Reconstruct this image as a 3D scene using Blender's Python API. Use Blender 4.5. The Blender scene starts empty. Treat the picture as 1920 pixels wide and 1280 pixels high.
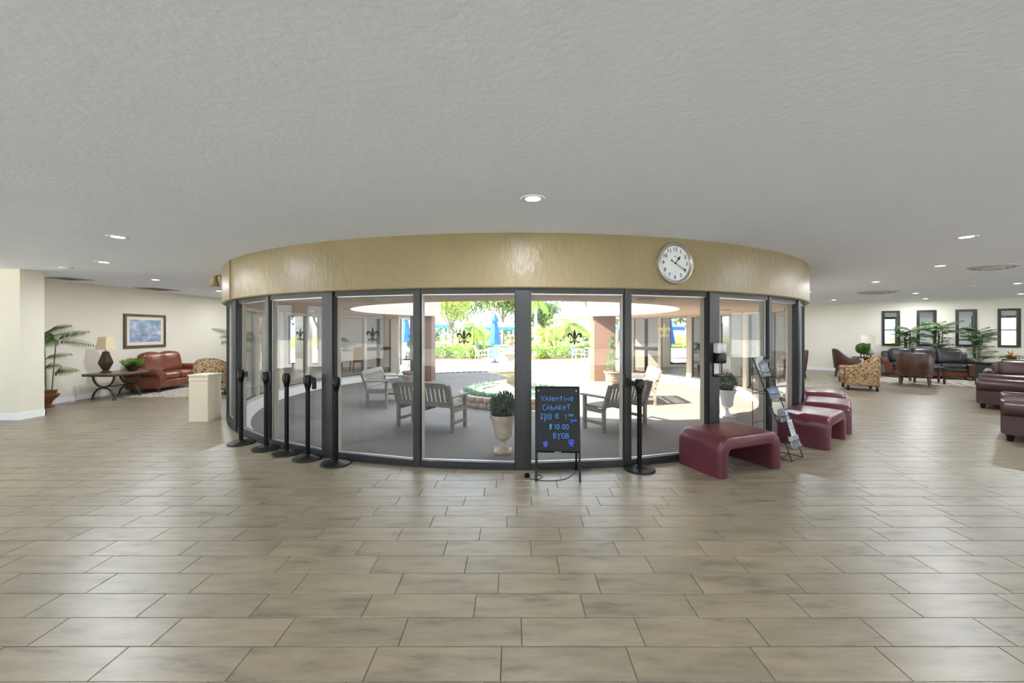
import bpy, bmesh, math, random
from mathutils import Vector, Matrix

SC = bpy.context.scene
COL = SC.collection
R = math.radians
PI = math.pi

# ------------------------------------------------------------------ camera
CAM_H, FPX, HOR = 1.55, 770.0, 619.5          # eye height, focal length and horizon row in a 1920x1280 frame
cam_data = bpy.data.cameras.new('camera')
cam_data.sensor_width = 36.0
cam_data.lens = FPX / 1920.0 * 36.0
cam_data.shift_y = -(640.0 - HOR) / 1920.0
cam_data.clip_end = 400
cam = bpy.data.objects.new('camera', cam_data)
COL.objects.link(cam)
cam.location = (0, 0, CAM_H)
cam.rotation_euler = (PI / 2, 0, 0)
SC.camera = cam

# ------------------------------------------------------------------ world, sun, exposure
SC.view_settings.view_transform = 'Standard'
SC.view_settings.look = 'None'
SC.view_settings.gamma = 1.0
SC.view_settings.use_curve_mapping = False
SC.view_settings.exposure = 0.95

world = bpy.data.worlds.new('World')
SC.world = world
world.use_nodes = True
wn = world.node_tree
wn.nodes.clear()
w_out = wn.nodes.new('ShaderNodeOutputWorld')
w_bg = wn.nodes.new('ShaderNodeBackground')
w_tc = wn.nodes.new('ShaderNodeTexCoord')
w_no = wn.nodes.new('ShaderNodeTexNoise')
w_no.inputs['Scale'].default_value = 3.0
w_no.inputs['Detail'].default_value = 6.0
w_rp = wn.nodes.new('ShaderNodeValToRGB')
w_rp.color_ramp.elements[0].position = 0.40
w_rp.color_ramp.elements[0].color = (0.58, 0.78, 1.0, 1)
w_rp.color_ramp.elements[1].position = 0.62
w_rp.color_ramp.elements[1].color = (1.0, 1.0, 1.0, 1)
wn.links.new(w_tc.outputs['Generated'], w_no.inputs['Vector'])
wn.links.new(w_no.outputs['Fac'], w_rp.inputs['Fac'])
wn.links.new(w_rp.outputs['Color'], w_bg.inputs['Color'])
w_bg.inputs['Strength'].default_value = 2.1
wn.links.new(w_bg.outputs['Background'], w_out.inputs['Surface'])

sun_d = bpy.data.lights.new('sun', 'SUN')
sun_d.energy = 17.0
sun_d.angle = R(0.6)
sun_d.color = (1.0, 0.91, 0.74)
sun = bpy.data.objects.new('sun', sun_d)
COL.objects.link(sun)
sun.location = (-30, -12, 30)
sun.rotation_euler = Vector((0.93, 0.364, -0.897)).to_track_quat('-Z', 'Y').to_euler()

DOWNLIGHT_W = 23.0       # watts of each recessed ceiling lamp

SC.cycles.max_bounces = 7
SC.cycles.diffuse_bounces = 4
SC.cycles.glossy_bounces = 3
SC.cycles.transparent_max_bounces = 14

# ------------------------------------------------------------------ helpers
def at_floor(x, y, z=0.0):
    """world point on the level z that the photograph shows at pixel x, y"""
    Y = FPX * (CAM_H - z) / (y - HOR)
    return Vector(((x - 960.0) * Y / FPX, Y, z))

class MB:
    """collects shapes, builds ONE mesh object"""
    def __init__(self):
        self.v, self.f, self.m = [], [], []
        self.mi = 0
        self.M = None
    def addv(self, co):
        co = Vector(co)
        if self.M is not None:
            co = self.M @ co
        self.v.append((co.x, co.y, co.z))
        return len(self.v) - 1
    def face(self, idx):
        self.f.append(tuple(idx)); self.m.append(self.mi)
    def box(self, x0, x1, y0, y1, z0, z1):
        if x0 > x1: x0, x1 = x1, x0
        if y0 > y1: y0, y1 = y1, y0
        if z0 > z1: z0, z1 = z1, z0
        b = [self.addv(c) for c in ((x0,y0,z0),(x1,y0,z0),(x1,y1,z0),(x0,y1,z0),(x0,y0,z1),(x1,y0,z1),(x1,y1,z1),(x0,y1,z1))]
        for q in ((0,3,2,1),(4,5,6,7),(0,1,5,4),(1,2,6,5),(2,3,7,6),(3,0,4,7)):
            self.face([b[i] for i in q])
        return self
    def bar(self, a, b, w, t, up=(0,0,1)):
        """rectangular bar from a to b, w across, t along 'up'"""
        a, b = Vector(a), Vector(b)
        d = (b - a).normalized()
        up = Vector(up)
        s = d.cross(up)
        if s.length < 1e-5:
            s = d.cross(Vector((0, 1, 0)))
        s.normalize()
        u = s.cross(d).normalized()
        i = []
        for p in (a, b):
            for (p1, p2) in ((-1,-1),(1,-1),(1,1),(-1,1)):
                i.append(self.addv(p + s * (p1 * w / 2) + u * (p2 * t / 2)))
        for q in ((3,2,1,0),(4,5,6,7),(0,1,5,4),(1,2,6,5),(2,3,7,6),(3,0,4,7)):
            self.face([i[k] for k in q])
        return self
    def rbox(self, c, s, r=0.02, seg=2, puff=(0,0,0), mid=1):
        """box with rounded edges and corners; puff swells its faces"""
        h = [k / 2 for k in s]
        r = min(r, min(h) * 0.98)
        def ts(hh):
            t = [-hh + r * k / seg for k in range(seg + 1)]
            a, b = -hh + r, hh - r
            t += [a + (b - a) * k / (mid + 1) for k in range(1, mid + 1)]
            t += [hh - r * k / seg for k in range(seg, -1, -1)]
            return t
        T = [ts(k) for k in h]
        cache = {}
        def vert(p):
            q = [max(-(h[k] - r), min(h[k] - r, p[k])) for k in range(3)]
            d = Vector([p[k] - q[k] for k in range(3)])
            if d.length > 1e-9:
                d = d.normalized() * r
            o = [q[k] + d[k] for k in range(3)]
            n = [o[k] / h[k] for k in range(3)]
            for k in range(3):
                if puff[k]:
                    a, b = [j for j in range(3) if j != k]
                    o[k] += (1 if o[k] > 0 else -1) * abs(n[k]) * puff[k] * max(0, 1 - n[a]**2) * max(0, 1 - n[b]**2)
            key = tuple(round(x, 5) for x in o)
            if key not in cache:
                cache[key] = self.addv((c[0] + o[0], c[1] + o[1], c[2] + o[2]))
            return cache[key]
        for k in range(3):
            a, b = (k + 1) % 3, (k + 2) % 3
            for sg in (-1, 1):
                for i in range(len(T[a]) - 1):
                    for j in range(len(T[b]) - 1):
                        q = []
                        for (ii, jj) in ((i,j),(i+1,j),(i+1,j+1),(i,j+1)):
                            p = [0, 0, 0]; p[k] = sg * h[k]; p[a] = T[a][ii]; p[b] = T[b][jj]
                            q.append(vert(p))
                        if sg < 0: q.reverse()
                        u = []
                        for x in q:
                            if x not in u: u.append(x)
                        if len(u) > 2: self.face(u)
        return self
    def loft(self, rings, caps=True, closed=True, loop=False):
        n = len(rings[0])
        idx = [[self.addv(p) for p in r] for r in rings]
        m = len(idx)
        for i in range(m if loop else m - 1):
            A, B = idx[i], idx[(i + 1) % m]
            for j in range(n if closed else n - 1):
                k = (j + 1) % n
                self.face((A[j], A[k], B[k], B[j]))
        if caps and closed and not loop:
            self.face(list(reversed(idx[0]))); self.face(idx[-1])
        return self
    def tube(self, pts, r, n=8, caps=True, loop=False):
        pts = [Vector(p) for p in pts]
        rr = r if isinstance(r, (list, tuple)) else [r] * len(pts)
        rings = []
        up = None
        for i, p in enumerate(pts):
            if loop:
                d = pts[(i + 1) % len(pts)] - pts[i - 1]
            else:
                d = pts[min(i + 1, len(pts) - 1)] - pts[max(i - 1, 0)]
            d.normalize()
            if up is None:
                up = Vector((0, 0, 1)) if abs(d.z) < 0.9 else Vector((1, 0, 0))
            s = d.cross(up)
            if s.length < 1e-4: s = d.cross(Vector((0.3, 1, 0.2)))
            s.normalize(); u = s.cross(d).normalized(); up = u
            rings.append([p + (s * math.cos(2*PI*k/n) + u * math.sin(2*PI*k/n)) * rr[i] for k in range(n)])
        return self.loft(rings, caps=caps, loop=loop)
    def lathe(self, prof, n=24, c=(0,0,0), caps=True):
        rings = [[(c[0] + r * math.cos(2*PI*k/n), c[1] + r * math.sin(2*PI*k/n), c[2] + z) for k in range(n)] for r, z in prof]
        return self.loft(rings, caps=caps)
    def prism(self, poly, axis, a0, a1):
        """extrude a 2D polygon along axis ('x','y','z')"""
        def mk(p, a):
            return {'x': (a, p[0], p[1]), 'y': (p[0], a, p[1]), 'z': (p[0], p[1], a)}[axis]
        return self.loft([[mk(p, a0) for p in poly], [mk(p, a1) for p in poly]])
    def disc(self, c, r, n=24, z=0.0):
        self.face([self.addv((c[0] + r*math.cos(2*PI*k/n), c[1] + r*math.sin(2*PI*k/n), z)) for k in range(n)])
        return self
    def leaf(self, p, d, nrm, ln, w):
        """one bent leaf of two quads from p along d"""
        d = Vector(d).normalized(); nrm = Vector(nrm)
        s = d.cross(nrm)
        if s.length < 1e-4: s = d.cross(Vector((0.2, 0.5, 1)))
        s.normalize(); n2 = s.cross(d)
        p = Vector(p)
        m = p + d * ln * 0.5 + n2 * ln * 0.06
        e = p + d * ln - n2 * ln * 0.10
        i = [self.addv(x) for x in (p, m - s * w / 2, e, m + s * w / 2)]
        self.face((i[0], i[1], i[2], i[3]))
    def mesh(self, name, mats, smooth=False, fix=True):
        me = bpy.data.meshes.new(name)
        me.from_pydata(self.v, [], self.f)
        if not isinstance(mats, (list, tuple)): mats = [mats]
        for m in mats: me.materials.append(m)
        if len(mats) > 1: me.polygons.foreach_set('material_index', self.m)
        if fix:
            bm = bmesh.new(); bm.from_mesh(me)
            bmesh.ops.recalc_face_normals(bm, faces=bm.faces)
            bm.to_mesh(me); bm.free()
        if smooth:
            me.polygons.foreach_set('use_smooth', [True] * len(me.polygons))
            if smooth != 'all':
                bm = bmesh.new(); bm.from_mesh(me)
                for e in bm.edges:
                    if len(e.link_faces) == 2 and e.calc_face_angle(0) > R(40): e.smooth = False
                bm.to_mesh(me); bm.free()
        me.update()
        return me
    def build(self, name, mats, parent=None, smooth=False, loc=None, rot=None, fix=True):
        return link(name, self.mesh(name, mats, smooth, fix), parent, loc, rot)

def link(name, me, parent=None, loc=None, rot=None):
    o = bpy.data.objects.new(name, me)
    COL.objects.link(o)
    if parent is not None: o.parent = parent
    if loc is not None: o.location = loc
    if rot is not None: o.rotation_euler = rot
    return o

def tag(o, label=None, cat=None, group=None, kind=None):
    if label: o['label'] = label
    if cat: o['category'] = cat
    if group: o['group'] = group
    if kind: o['kind'] = kind
    return o

def thing(name, label, cat, loc=(0,0,0), rz=0.0, group=None):
    o = bpy.data.objects.new(name, None)
    o.empty_display_size = 0.1
    COL.objects.link(o)
    o.location = loc; o.rotation_euler = (0, 0, rz)
    return tag(o, label, cat, group)

def dup(root, loc, rz, label, group=None, scale=None):
    """copy a thing with its parts and sub-parts"""
    r = root.copy(); COL.objects.link(r)
    r.location = loc; r.rotation_euler = (0, 0, rz)
    r['label'] = label
    if group: r['group'] = group
    if scale: r.scale = (scale,) * 3
    for ch in list(root.children):
        c = ch.copy(); COL.objects.link(c); c.parent = r
        for g in list(ch.children):
            d = g.copy(); COL.objects.link(d); d.parent = c
    return r

def struct(o):
    o['kind'] = 'structure'
    return o

# ------------------------------------------------------------------ materials
def srgb(r, g, b):
    def f(c):
        c /= 255.0
        return c / 12.92 if c <= 0.04045 else ((c + 0.055) / 1.055) ** 2.4
    return (f(r), f(g), f(b), 1.0)

def mat(name, col, rough=0.5, metal=0.0, col2=None, nscale=8.0, stretch=(1,1,1), detail=4.0, lo=0.35, hi=0.65,
        bump=0.0, bscale=40.0, coat=0.0, spec=0.5, emit=None, estr=0.0, trans=0.0, sheen=0.0):
    m = bpy.data.materials.new(name)
    m.use_nodes = True
    nt = m.node_tree
    b = nt.nodes['Principled BSDF']
    b.inputs['Roughness'].default_value = rough
    b.inputs['Metallic'].default_value = metal
    b.inputs['Specular IOR Level'].default_value = spec
    b.inputs['Coat Weight'].default_value = coat
    b.inputs['Coat Roughness'].default_value = 0.15
    b.inputs['Base Color'].default_value = col
    b.inputs['Transmission Weight'].default_value = trans
    b.inputs['Sheen Weight'].default_value = sheen
    if emit:
        b.inputs['Emission Color'].default_value = emit
        b.inputs['Emission Strength'].default_value = estr
    tc = None
    if col2 is not None or bump:
        tc = nt.nodes.new('ShaderNodeTexCoord')
        mp = nt.nodes.new('ShaderNodeMapping')
        mp.inputs['Scale'].default_value = stretch
        nt.links.new(tc.outputs['Object'], mp.inputs['Vector'])
    if col2 is not None:
        n = nt.nodes.new('ShaderNodeTexNoise')
        n.inputs['Scale'].default_value = nscale; n.inputs['Detail'].default_value = detail
        nt.links.new(mp.outputs['Vector'], n.inputs['Vector'])
        rp = nt.nodes.new('ShaderNodeValToRGB')
        rp.color_ramp.elements[0].position = lo; rp.color_ramp.elements[0].color = col
        rp.color_ramp.elements[1].position = hi; rp.color_ramp.elements[1].color = col2
        nt.links.new(n.outputs['Fac'], rp.inputs['Fac'])
        nt.links.new(rp.outputs['Color'], b.inputs['Base Color'])
    if bump:
        n2 = nt.nodes.new('ShaderNodeTexNoise')
        n2.inputs['Scale'].default_value = bscale; n2.inputs['Detail'].default_value = 3.0
        nt.links.new(mp.outputs['Vector'], n2.inputs['Vector'])
        bp = nt.nodes.new('ShaderNodeBump')
        bp.inputs['Strength'].default_value = bump; bp.inputs['Distance'].default_value = 0.02
        nt.links.new(n2.outputs['Fac'], bp.inputs['Height'])
        nt.links.new(bp.outputs['Normal'], b.inputs['Normal'])
    return m

def glass_mat(name, tint=(0.93, 0.95, 0.95, 1), base=0.018, edge=0.70):
    """thin window pane: clear, with reflections that grow towards grazing angles"""
    m = bpy.data.materials.new(name); m.use_nodes = True
    nt = m.node_tree; nt.nodes.clear()
    o = nt.nodes.new('ShaderNodeOutputMaterial')
    t = nt.nodes.new('ShaderNodeBsdfTransparent'); t.inputs['Color'].default_value = tint
    g = nt.nodes.new('ShaderNodeBsdfGlossy'); g.inputs['Roughness'].default_value = 0.0
    lw = nt.nodes.new('ShaderNodeLayerWeight'); lw.inputs['Blend'].default_value = 0.5
    pw = nt.nodes.new('ShaderNodeMath'); pw.operation = 'POWER'; pw.inputs[1].default_value = 4.5
    ml = nt.nodes.new('ShaderNodeMath'); ml.operation = 'MULTIPLY_ADD'
    ml.inputs[1].default_value = edge; ml.inputs[2].default_value = base
    mx = nt.nodes.new('ShaderNodeMixShader')
    nt.links.new(lw.outputs['Facing'], pw.inputs[0]); nt.links.new(pw.outputs[0], ml.inputs[0])
    nt.links.new(ml.outputs[0], mx.inputs['Fac'])
    nt.links.new(t.outputs[0], mx.inputs[1]); nt.links.new(g.outputs[0], mx.inputs[2])
    nt.links.new(mx.outputs[0], o.inputs['Surface'])
    return m

def leaf_mat(name, c1, c2, rough=0.5, trl=0.35):
    m = bpy.data.materials.new(name); m.use_nodes = True
    nt = m.node_tree; b = nt.nodes['Principled BSDF']; b.inputs['Roughness'].default_value = rough
    b.inputs['Specular IOR Level'].default_value = 0.35
    tc = nt.nodes.new('ShaderNodeTexCoord'); n = nt.nodes.new('ShaderNodeTexNoise')
    n.inputs['Scale'].default_value = 9.0
    nt.links.new(tc.outputs['Object'], n.inputs['Vector'])
    rp = nt.nodes.new('ShaderNodeValToRGB')
    rp.color_ramp.elements[0].position = 0.35; rp.color_ramp.elements[0].color = c1
    rp.color_ramp.elements[1].position = 0.65; rp.color_ramp.elements[1].color = c2
    nt.links.new(n.outputs['Fac'], rp.inputs['Fac']); nt.links.new(rp.outputs['Color'], b.inputs['Base Color'])
    tl = nt.nodes.new('ShaderNodeBsdfTranslucent'); nt.links.new(rp.outputs['Color'], tl.inputs['Color'])
    mx = nt.nodes.new('ShaderNodeMixShader'); mx.inputs['Fac'].default_value = trl
    nt.links.new(b.outputs[0], mx.inputs[1]); nt.links.new(tl.outputs[0], mx.inputs[2])
    nt.links.new(mx.outputs[0], nt.nodes['Material Output'].inputs['Surface'])
    return m

def tile_mat():
    m = bpy.data.materials.new('floor_tile'); m.use_nodes = True
    nt = m.node_tree; L = nt.links.new; b = nt.nodes['Principled BSDF']
    geo = nt.nodes.new('ShaderNodeNewGeometry')
    oi = nt.nodes.new('ShaderNodeObjectInfo')
    at = nt.nodes.new('ShaderNodeAttribute'); at.attribute_name = 'tone'
    ad = nt.nodes.new('ShaderNodeMath'); ad.operation = 'ADD'; L(oi.outputs['Random'], ad.inputs[0]); L(at.outputs['Fac'], ad.inputs[1])
    fr = nt.nodes.new('ShaderNodeMath'); fr.operation = 'FRACT'; L(ad.outputs[0], fr.inputs[0])
    mp = nt.nodes.new('ShaderNodeMapping'); mp.inputs['Scale'].default_value = (2.2, 9.0, 1.0)
    L(geo.outputs['Position'], mp.inputs['Vector'])
    off = nt.nodes.new('ShaderNodeVectorMath'); off.operation = 'SCALE'; off.inputs[0].default_value = (37, 19, 11)
    L(fr.outputs[0], off.inputs['Scale'])
    av = nt.nodes.new('ShaderNodeVectorMath'); av.operation = 'ADD'; L(mp.outputs[0], av.inputs[0]); L(off.outputs[0], av.inputs[1])
    n1 = nt.nodes.new('ShaderNodeTexNoise'); n1.inputs['Scale'].default_value = 1.3; n1.inputs['Detail'].default_value = 6; n1.inputs['Roughness'].default_value = 0.62
    L(av.outputs[0], n1.inputs['Vector'])
    rp = nt.nodes.new('ShaderNodeValToRGB'); e = rp.color_ramp.elements
    e[0].position = 0.28; e[0].color = srgb(90, 82, 69)
    e[1].position = 0.62; e[1].color = srgb(134, 124, 104)
    k = e.new(0.43); k.color = srgb(121, 111, 93)
    L(n1.outputs['Fac'], rp.inputs['Fac'])
    hs = nt.nodes.new('ShaderNodeHueSaturation'); L(rp.outputs[0], hs.inputs['Color'])
    mr = nt.nodes.new('ShaderNodeMapRange'); mr.inputs['To Min'].default_value = 0.92; mr.inputs['To Max'].default_value = 1.06
    L(fr.outputs[0], mr.inputs['Value']); L(mr.outputs[0], hs.inputs['Value'])
    L(hs.outputs[0], b.inputs['Base Color'])
    n2 = nt.nodes.new('ShaderNodeTexNoise'); n2.inputs['Scale'].default_value = 5; n2.inputs['Detail'].default_value = 5
    L(av.outputs[0], n2.inputs['Vector'])
    bp = nt.nodes.new('ShaderNodeBump'); bp.inputs['Strength'].default_value = 0.10; bp.inputs['Distance'].default_value = 0.01
    L(n2.outputs['Fac'], bp.inputs['Height']); L(bp.outputs[0], b.inputs['Normal'])
    b.inputs['Roughness'].default_value = 0.35
    b.inputs['Specular IOR Level'].default_value = 0.55
    return m

M = {}
M['tile'] = tile_mat()
M['grout'] = mat('grout', srgb(84, 75, 62), 0.9)
M['ceiling'] = mat('ceiling_paint', srgb(234, 240, 255), 0.9, col2=srgb(236, 242, 255), nscale=2, bump=0.16, bscale=26)
M['wall'] = mat('cream_wall_paint', srgb(220, 214, 199), 0.75, col2=srgb(223, 217, 203), nscale=1.5, bump=0.05, bscale=60)
M['white_trim'] = mat('white_trim_paint', srgb(232, 232, 234), 0.45)
M['fascia'] = mat('olive_tan_fascia', srgb(138, 122, 88), 0.36, col2=srgb(143, 127, 92), nscale=3, stretch=(1,1,0.5), bump=0.35, bscale=17, spec=0.45)
M['frame'] = mat('black_anodised_frame', srgb(35, 35, 36), 0.36, metal=0.0, col2=srgb(45, 45, 46), nscale=14, stretch=(1,1,0.2))
M['frame_out'] = mat('bronze_tan_frame', srgb(196, 186, 170), 0.5, metal=0.1)
M['alu'] = mat('aluminium_bead', srgb(205, 206, 208), 0.35, metal=0.8)
M['glass'] = glass_mat('window_glass', (0.90, 0.91, 0.92, 1))
M['glass_bronze'] = glass_mat('bronze_glass', (0.72, 0.70, 0.68, 1))
M['glass_in'] = glass_mat('clear_glass', (0.95, 0.97, 0.96, 1))
M['court'] = mat('courtyard_coating', srgb(112, 105, 98), 0.85, col2=srgb(120, 113, 106), nscale=1.1, bump=0.1, bscale=90)
M['curb'] = mat('white_curb', srgb(226, 220, 210), 0.7)
M['soffit'] = mat('tan_soffit', srgb(206, 184, 166), 0.85, col2=srgb(198, 175, 157), nscale=0.8, stretch=(1,3,1), bump=0.1, bscale=40)
M['rim'] = mat('cream_roof_rim', srgb(202, 184, 172), 0.8)
M['bounce_ground'] = mat('white_bounce_ground', srgb(246, 244, 242), 0.9, col2=srgb(240, 238, 236), nscale=1)  # unseen ground made near white to bounce sunlight up to the lobby ceiling
M['pillar'] = mat('terracotta_stucco', srgb(122, 93, 78), 0.85, col2=srgb(116, 88, 74), nscale=2, bump=0.15, bscale=60)
M['patio'] = mat('pale_patio_concrete', srgb(224, 218, 212), 0.9, col2=srgb(206, 200, 196), nscale=0.7)
M['edge_brick'] = mat('edging_brick', srgb(150, 140, 136), 0.85, col2=srgb(124, 112, 108), nscale=5)
M['mulch'] = mat('red_mulch', srgb(150, 100, 80), 0.95, col2=srgb(110, 76, 60), nscale=12)
M['lawn'] = mat('lawn_grass', srgb(128, 158, 70), 0.95, col2=srgb(166, 186, 96), nscale=1.2)
M['black'] = mat('black_satin', srgb(9, 9, 10), 0.26, spec=0.25)
M['black_rough'] = mat('black_powder_coat', srgb(13, 13, 15), 0.38, bump=0.05, bscale=200, spec=0.3)
M['burgundy'] = mat('burgundy_leather', srgb(86, 38, 46), 0.30, col2=srgb(94, 44, 52), nscale=5, bump=0.04, bscale=160, spec=0.5)
M['red_leather'] = mat('russet_leather', srgb(118, 66, 46), 0.27, col2=srgb(102, 54, 36), nscale=5, bump=0.06, bscale=16)
M['brown_leather'] = mat('dark_brown_leather', srgb(76, 50, 48), 0.33, col2=srgb(62, 40, 38), nscale=4, bump=0.08, bscale=22)
M['chair_leather'] = mat('chestnut_leather', srgb(84, 52, 36), 0.38, col2=srgb(58, 36, 28), nscale=3.5, bump=0.06, bscale=30)
M['black_leather'] = mat('black_leather', srgb(36, 36, 37), 0.33, col2=srgb(46, 46, 46), nscale=4, bump=0.25, bscale=12)
M['dark_wood'] = mat('dark_stained_wood', srgb(58, 38, 28), 0.4, col2=srgb(76, 50, 36), nscale=9, stretch=(1,1,6))
M['red_wood'] = mat('mahogany_wood', srgb(112, 62, 40), 0.35, col2=srgb(92, 48, 30), nscale=9, stretch=(4,4,1))
M['grey_wood'] = mat('weathered_grey_timber', srgb(142, 134, 122), 0.8, col2=srgb(122, 114, 104), nscale=12, stretch=(1,1,1))
M['nail'] = mat('brass_nailheads', srgb(170, 120, 80), 0.35, metal=0.8)
M['iron'] = mat('dark_wrought_iron', srgb(66, 58, 52), 0.45, metal=0.6, col2=srgb(84, 74, 64), nscale=20)
M['slate'] = mat('slate_table_top', srgb(118, 92, 66), 0.35, col2=srgb(92, 78, 62), nscale=6)
M['bronze'] = mat('bronze_ceramic', srgb(62, 50, 38), 0.28, metal=0.35, col2=srgb(78, 64, 46), nscale=7)
M['shade'] = mat('beige_lamp_shade', srgb(214, 196, 162), 0.8)
M['shade_white'] = mat('white_lamp_shade', srgb(206, 202, 188), 0.8)
M['cream_paint'] = mat('cream_painted_wood', srgb(206, 194, 170), 0.5)
M['stone'] = mat('cast_stone', srgb(206, 192, 170), 0.85, col2=srgb(186, 170, 148), nscale=8, bump=0.1, bscale=60)
M['stone_white'] = mat('white_cast_stone', srgb(222, 222, 220), 0.8, col2=srgb(206, 206, 204), nscale=6)
M['block'] = mat('planter_block', srgb(196, 174, 148), 0.9, col2=srgb(138, 122, 108), nscale=4, bump=0.3, bscale=20)
M['fountain_bowl'] = mat('sand_coloured_fountain', srgb(212, 196, 158), 0.75, col2=srgb(170, 152, 124), nscale=5)
M['water'] = mat('water', srgb(120, 150, 160), 0.08, spec=0.8)
M['soil'] = mat('soil', srgb(62, 46, 36), 0.95)
M['pot_brown'] = mat('glazed_brown_pot', srgb(128, 78, 46), 0.35, col2=srgb(92, 54, 34), nscale=6)
M['pot_clay'] = mat('ribbed_clay_pot', srgb(150, 134, 122), 0.75)
M['pot_dark'] = mat('dark_bowl', srgb(42, 32, 28), 0.35)
M['topiary'] = leaf_mat('topiary_leaf', srgb(62, 78, 58), srgb(106, 122, 98))
M['spiral'] = leaf_mat('spiral_leaf', srgb(72, 112, 74), srgb(110, 150, 104))
M['palm'] = leaf_mat('palm_leaf', srgb(56, 78, 38), srgb(110, 128, 70))
M['palm_out'] = leaf_mat('outdoor_palm_leaf', srgb(128, 156, 72), srgb(182, 200, 112), trl=0.5)  # paler yellow-green leaf of the outdoor palms
M['bamboo'] = leaf_mat('bamboo_palm_leaf', srgb(52, 78, 46), srgb(112, 140, 88))
M['grass_leaf'] = leaf_mat('grassy_leaf', srgb(84, 124, 44), srgb(142, 172, 78))
M['hedge'] = leaf_mat('hedge_leaf', srgb(104, 146, 52), srgb(170, 196, 96), trl=0.45)
M['tree1'] = leaf_mat('yellow_green_leaf', srgb(140, 160, 70), srgb(196, 206, 124), trl=0.5)
M['tree2'] = leaf_mat('olive_leaf', srgb(104, 120, 66), srgb(156, 164, 104), trl=0.45)
M['tree3'] = leaf_mat('dark_green_leaf', srgb(72, 98, 64), srgb(122, 146, 100), trl=0.4)
M['sage'] = leaf_mat('silver_green_leaf', srgb(120, 156, 132), srgb(168, 196, 172))
M['ball_green'] = leaf_mat('moss_green_leaf', srgb(62, 98, 36), srgb(112, 148, 62))
M['bract'] = leaf_mat('orange_bract', srgb(196, 106, 56), srgb(222, 150, 86))
M['trunk'] = mat('bark', srgb(150, 136, 118), 0.9, col2=srgb(112, 98, 84), nscale=9, stretch=(1,1,0.3))
M['trunk_pale'] = mat('pale_palm_bark', srgb(206, 200, 192), 0.9, col2=srgb(170, 160, 150), nscale=9, stretch=(1,1,3))
M['stem'] = mat('green_stem', srgb(112, 118, 70), 0.7)
M['blue_canvas'] = mat('blue_canvas', srgb(36, 92, 206), 0.8, col2=srgb(52, 112, 222), nscale=2)
M['light_blue'] = mat('light_blue_canvas', srgb(110, 186, 226), 0.8)
M['white_metal'] = mat('white_powder_coat', srgb(238, 238, 240), 0.4)
M['blue_sling'] = mat('blue_vinyl_strap', srgb(92, 128, 200), 0.6)
M['sign_board'] = mat('black_writing_panel', srgb(17, 17, 17), 0.42, spec=0.3)
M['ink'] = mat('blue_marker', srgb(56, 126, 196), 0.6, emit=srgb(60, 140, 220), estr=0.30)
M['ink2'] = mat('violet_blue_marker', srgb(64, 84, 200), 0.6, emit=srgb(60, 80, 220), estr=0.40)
M['silver'] = mat('brushed_silver', srgb(176, 172, 164), 0.35, metal=0.7)
M['dial'] = mat('clock_dial', srgb(214, 216, 218), 0.6)
M['decal'] = mat('black_vinyl', srgb(18, 18, 18), 0.6)
M['decal_gold'] = mat('pale_gold_vinyl', srgb(226, 206, 150), 0.5)
M['paper'] = mat('paper', srgb(206, 208, 214), 0.6)
M['paper_grey'] = mat('grey_print', srgb(88, 92, 100), 0.4, col2=srgb(150, 152, 158), nscale=22)
M['paper_blue'] = mat('blue_grey_print', srgb(108, 118, 150), 0.4, col2=srgb(148, 156, 182), nscale=10)
M['lens'] = mat('lit_lamp_lens', (1, 1, 1, 1), 0.4, emit=(1.0, 0.97, 0.92, 1), estr=9.0)
M['vent'] = mat('painted_vent', srgb(188, 188, 190), 0.5)
M['vent_dark'] = mat('vent_gap', srgb(40, 40, 42), 0.8)
M['steel'] = mat('polished_steel', srgb(196, 198, 200), 0.22, metal=0.9)
M['orange_fabric'] = mat('tan_orange_fabric', srgb(196, 146, 88), 0.85)
M['black_frame'] = mat('black_window_frame', srgb(28, 25, 24), 0.4)
M['room_white'] = mat('side_room_paint', srgb(214, 214, 210), 0.8)
M['roof_metal'] = mat('roof_membrane', srgb(200, 198, 196), 0.9)

def floral_mat():
    m = bpy.data.materials.new('floral_tapestry'); m.use_nodes = True
    nt = m.node_tree; L = nt.links.new; b = nt.nodes['Principled BSDF']; b.inputs['Roughness'].default_value = 0.85
    tc = nt.nodes.new('ShaderNodeTexCoord')
    n1 = nt.nodes.new('ShaderNodeTexNoise'); n1.inputs['Scale'].default_value = 20; n1.inputs['Detail'].default_value = 2
    n1.inputs['Distortion'].default_value = 1.2
    L(tc.outputs['Object'], n1.inputs['Vector'])
    rp = nt.nodes.new('ShaderNodeValToRGB'); rp.color_ramp.interpolation = 'CONSTANT'; e = rp.color_ramp.elements
    e[0].position = 0; e[0].color = srgb(104, 64, 52)
    e[1].position = 0.43; e[1].color = srgb(126, 100, 68)
    k = e.new(0.48); k.color = srgb(174, 150, 106)
    k = e.new(0.63); k.color = srgb(118, 74, 58)
    L(n1.outputs['Fac'], rp.inputs['Fac']); L(rp.outputs[0], b.inputs['Base Color'])
    return m
M['floral'] = floral_mat()

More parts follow.
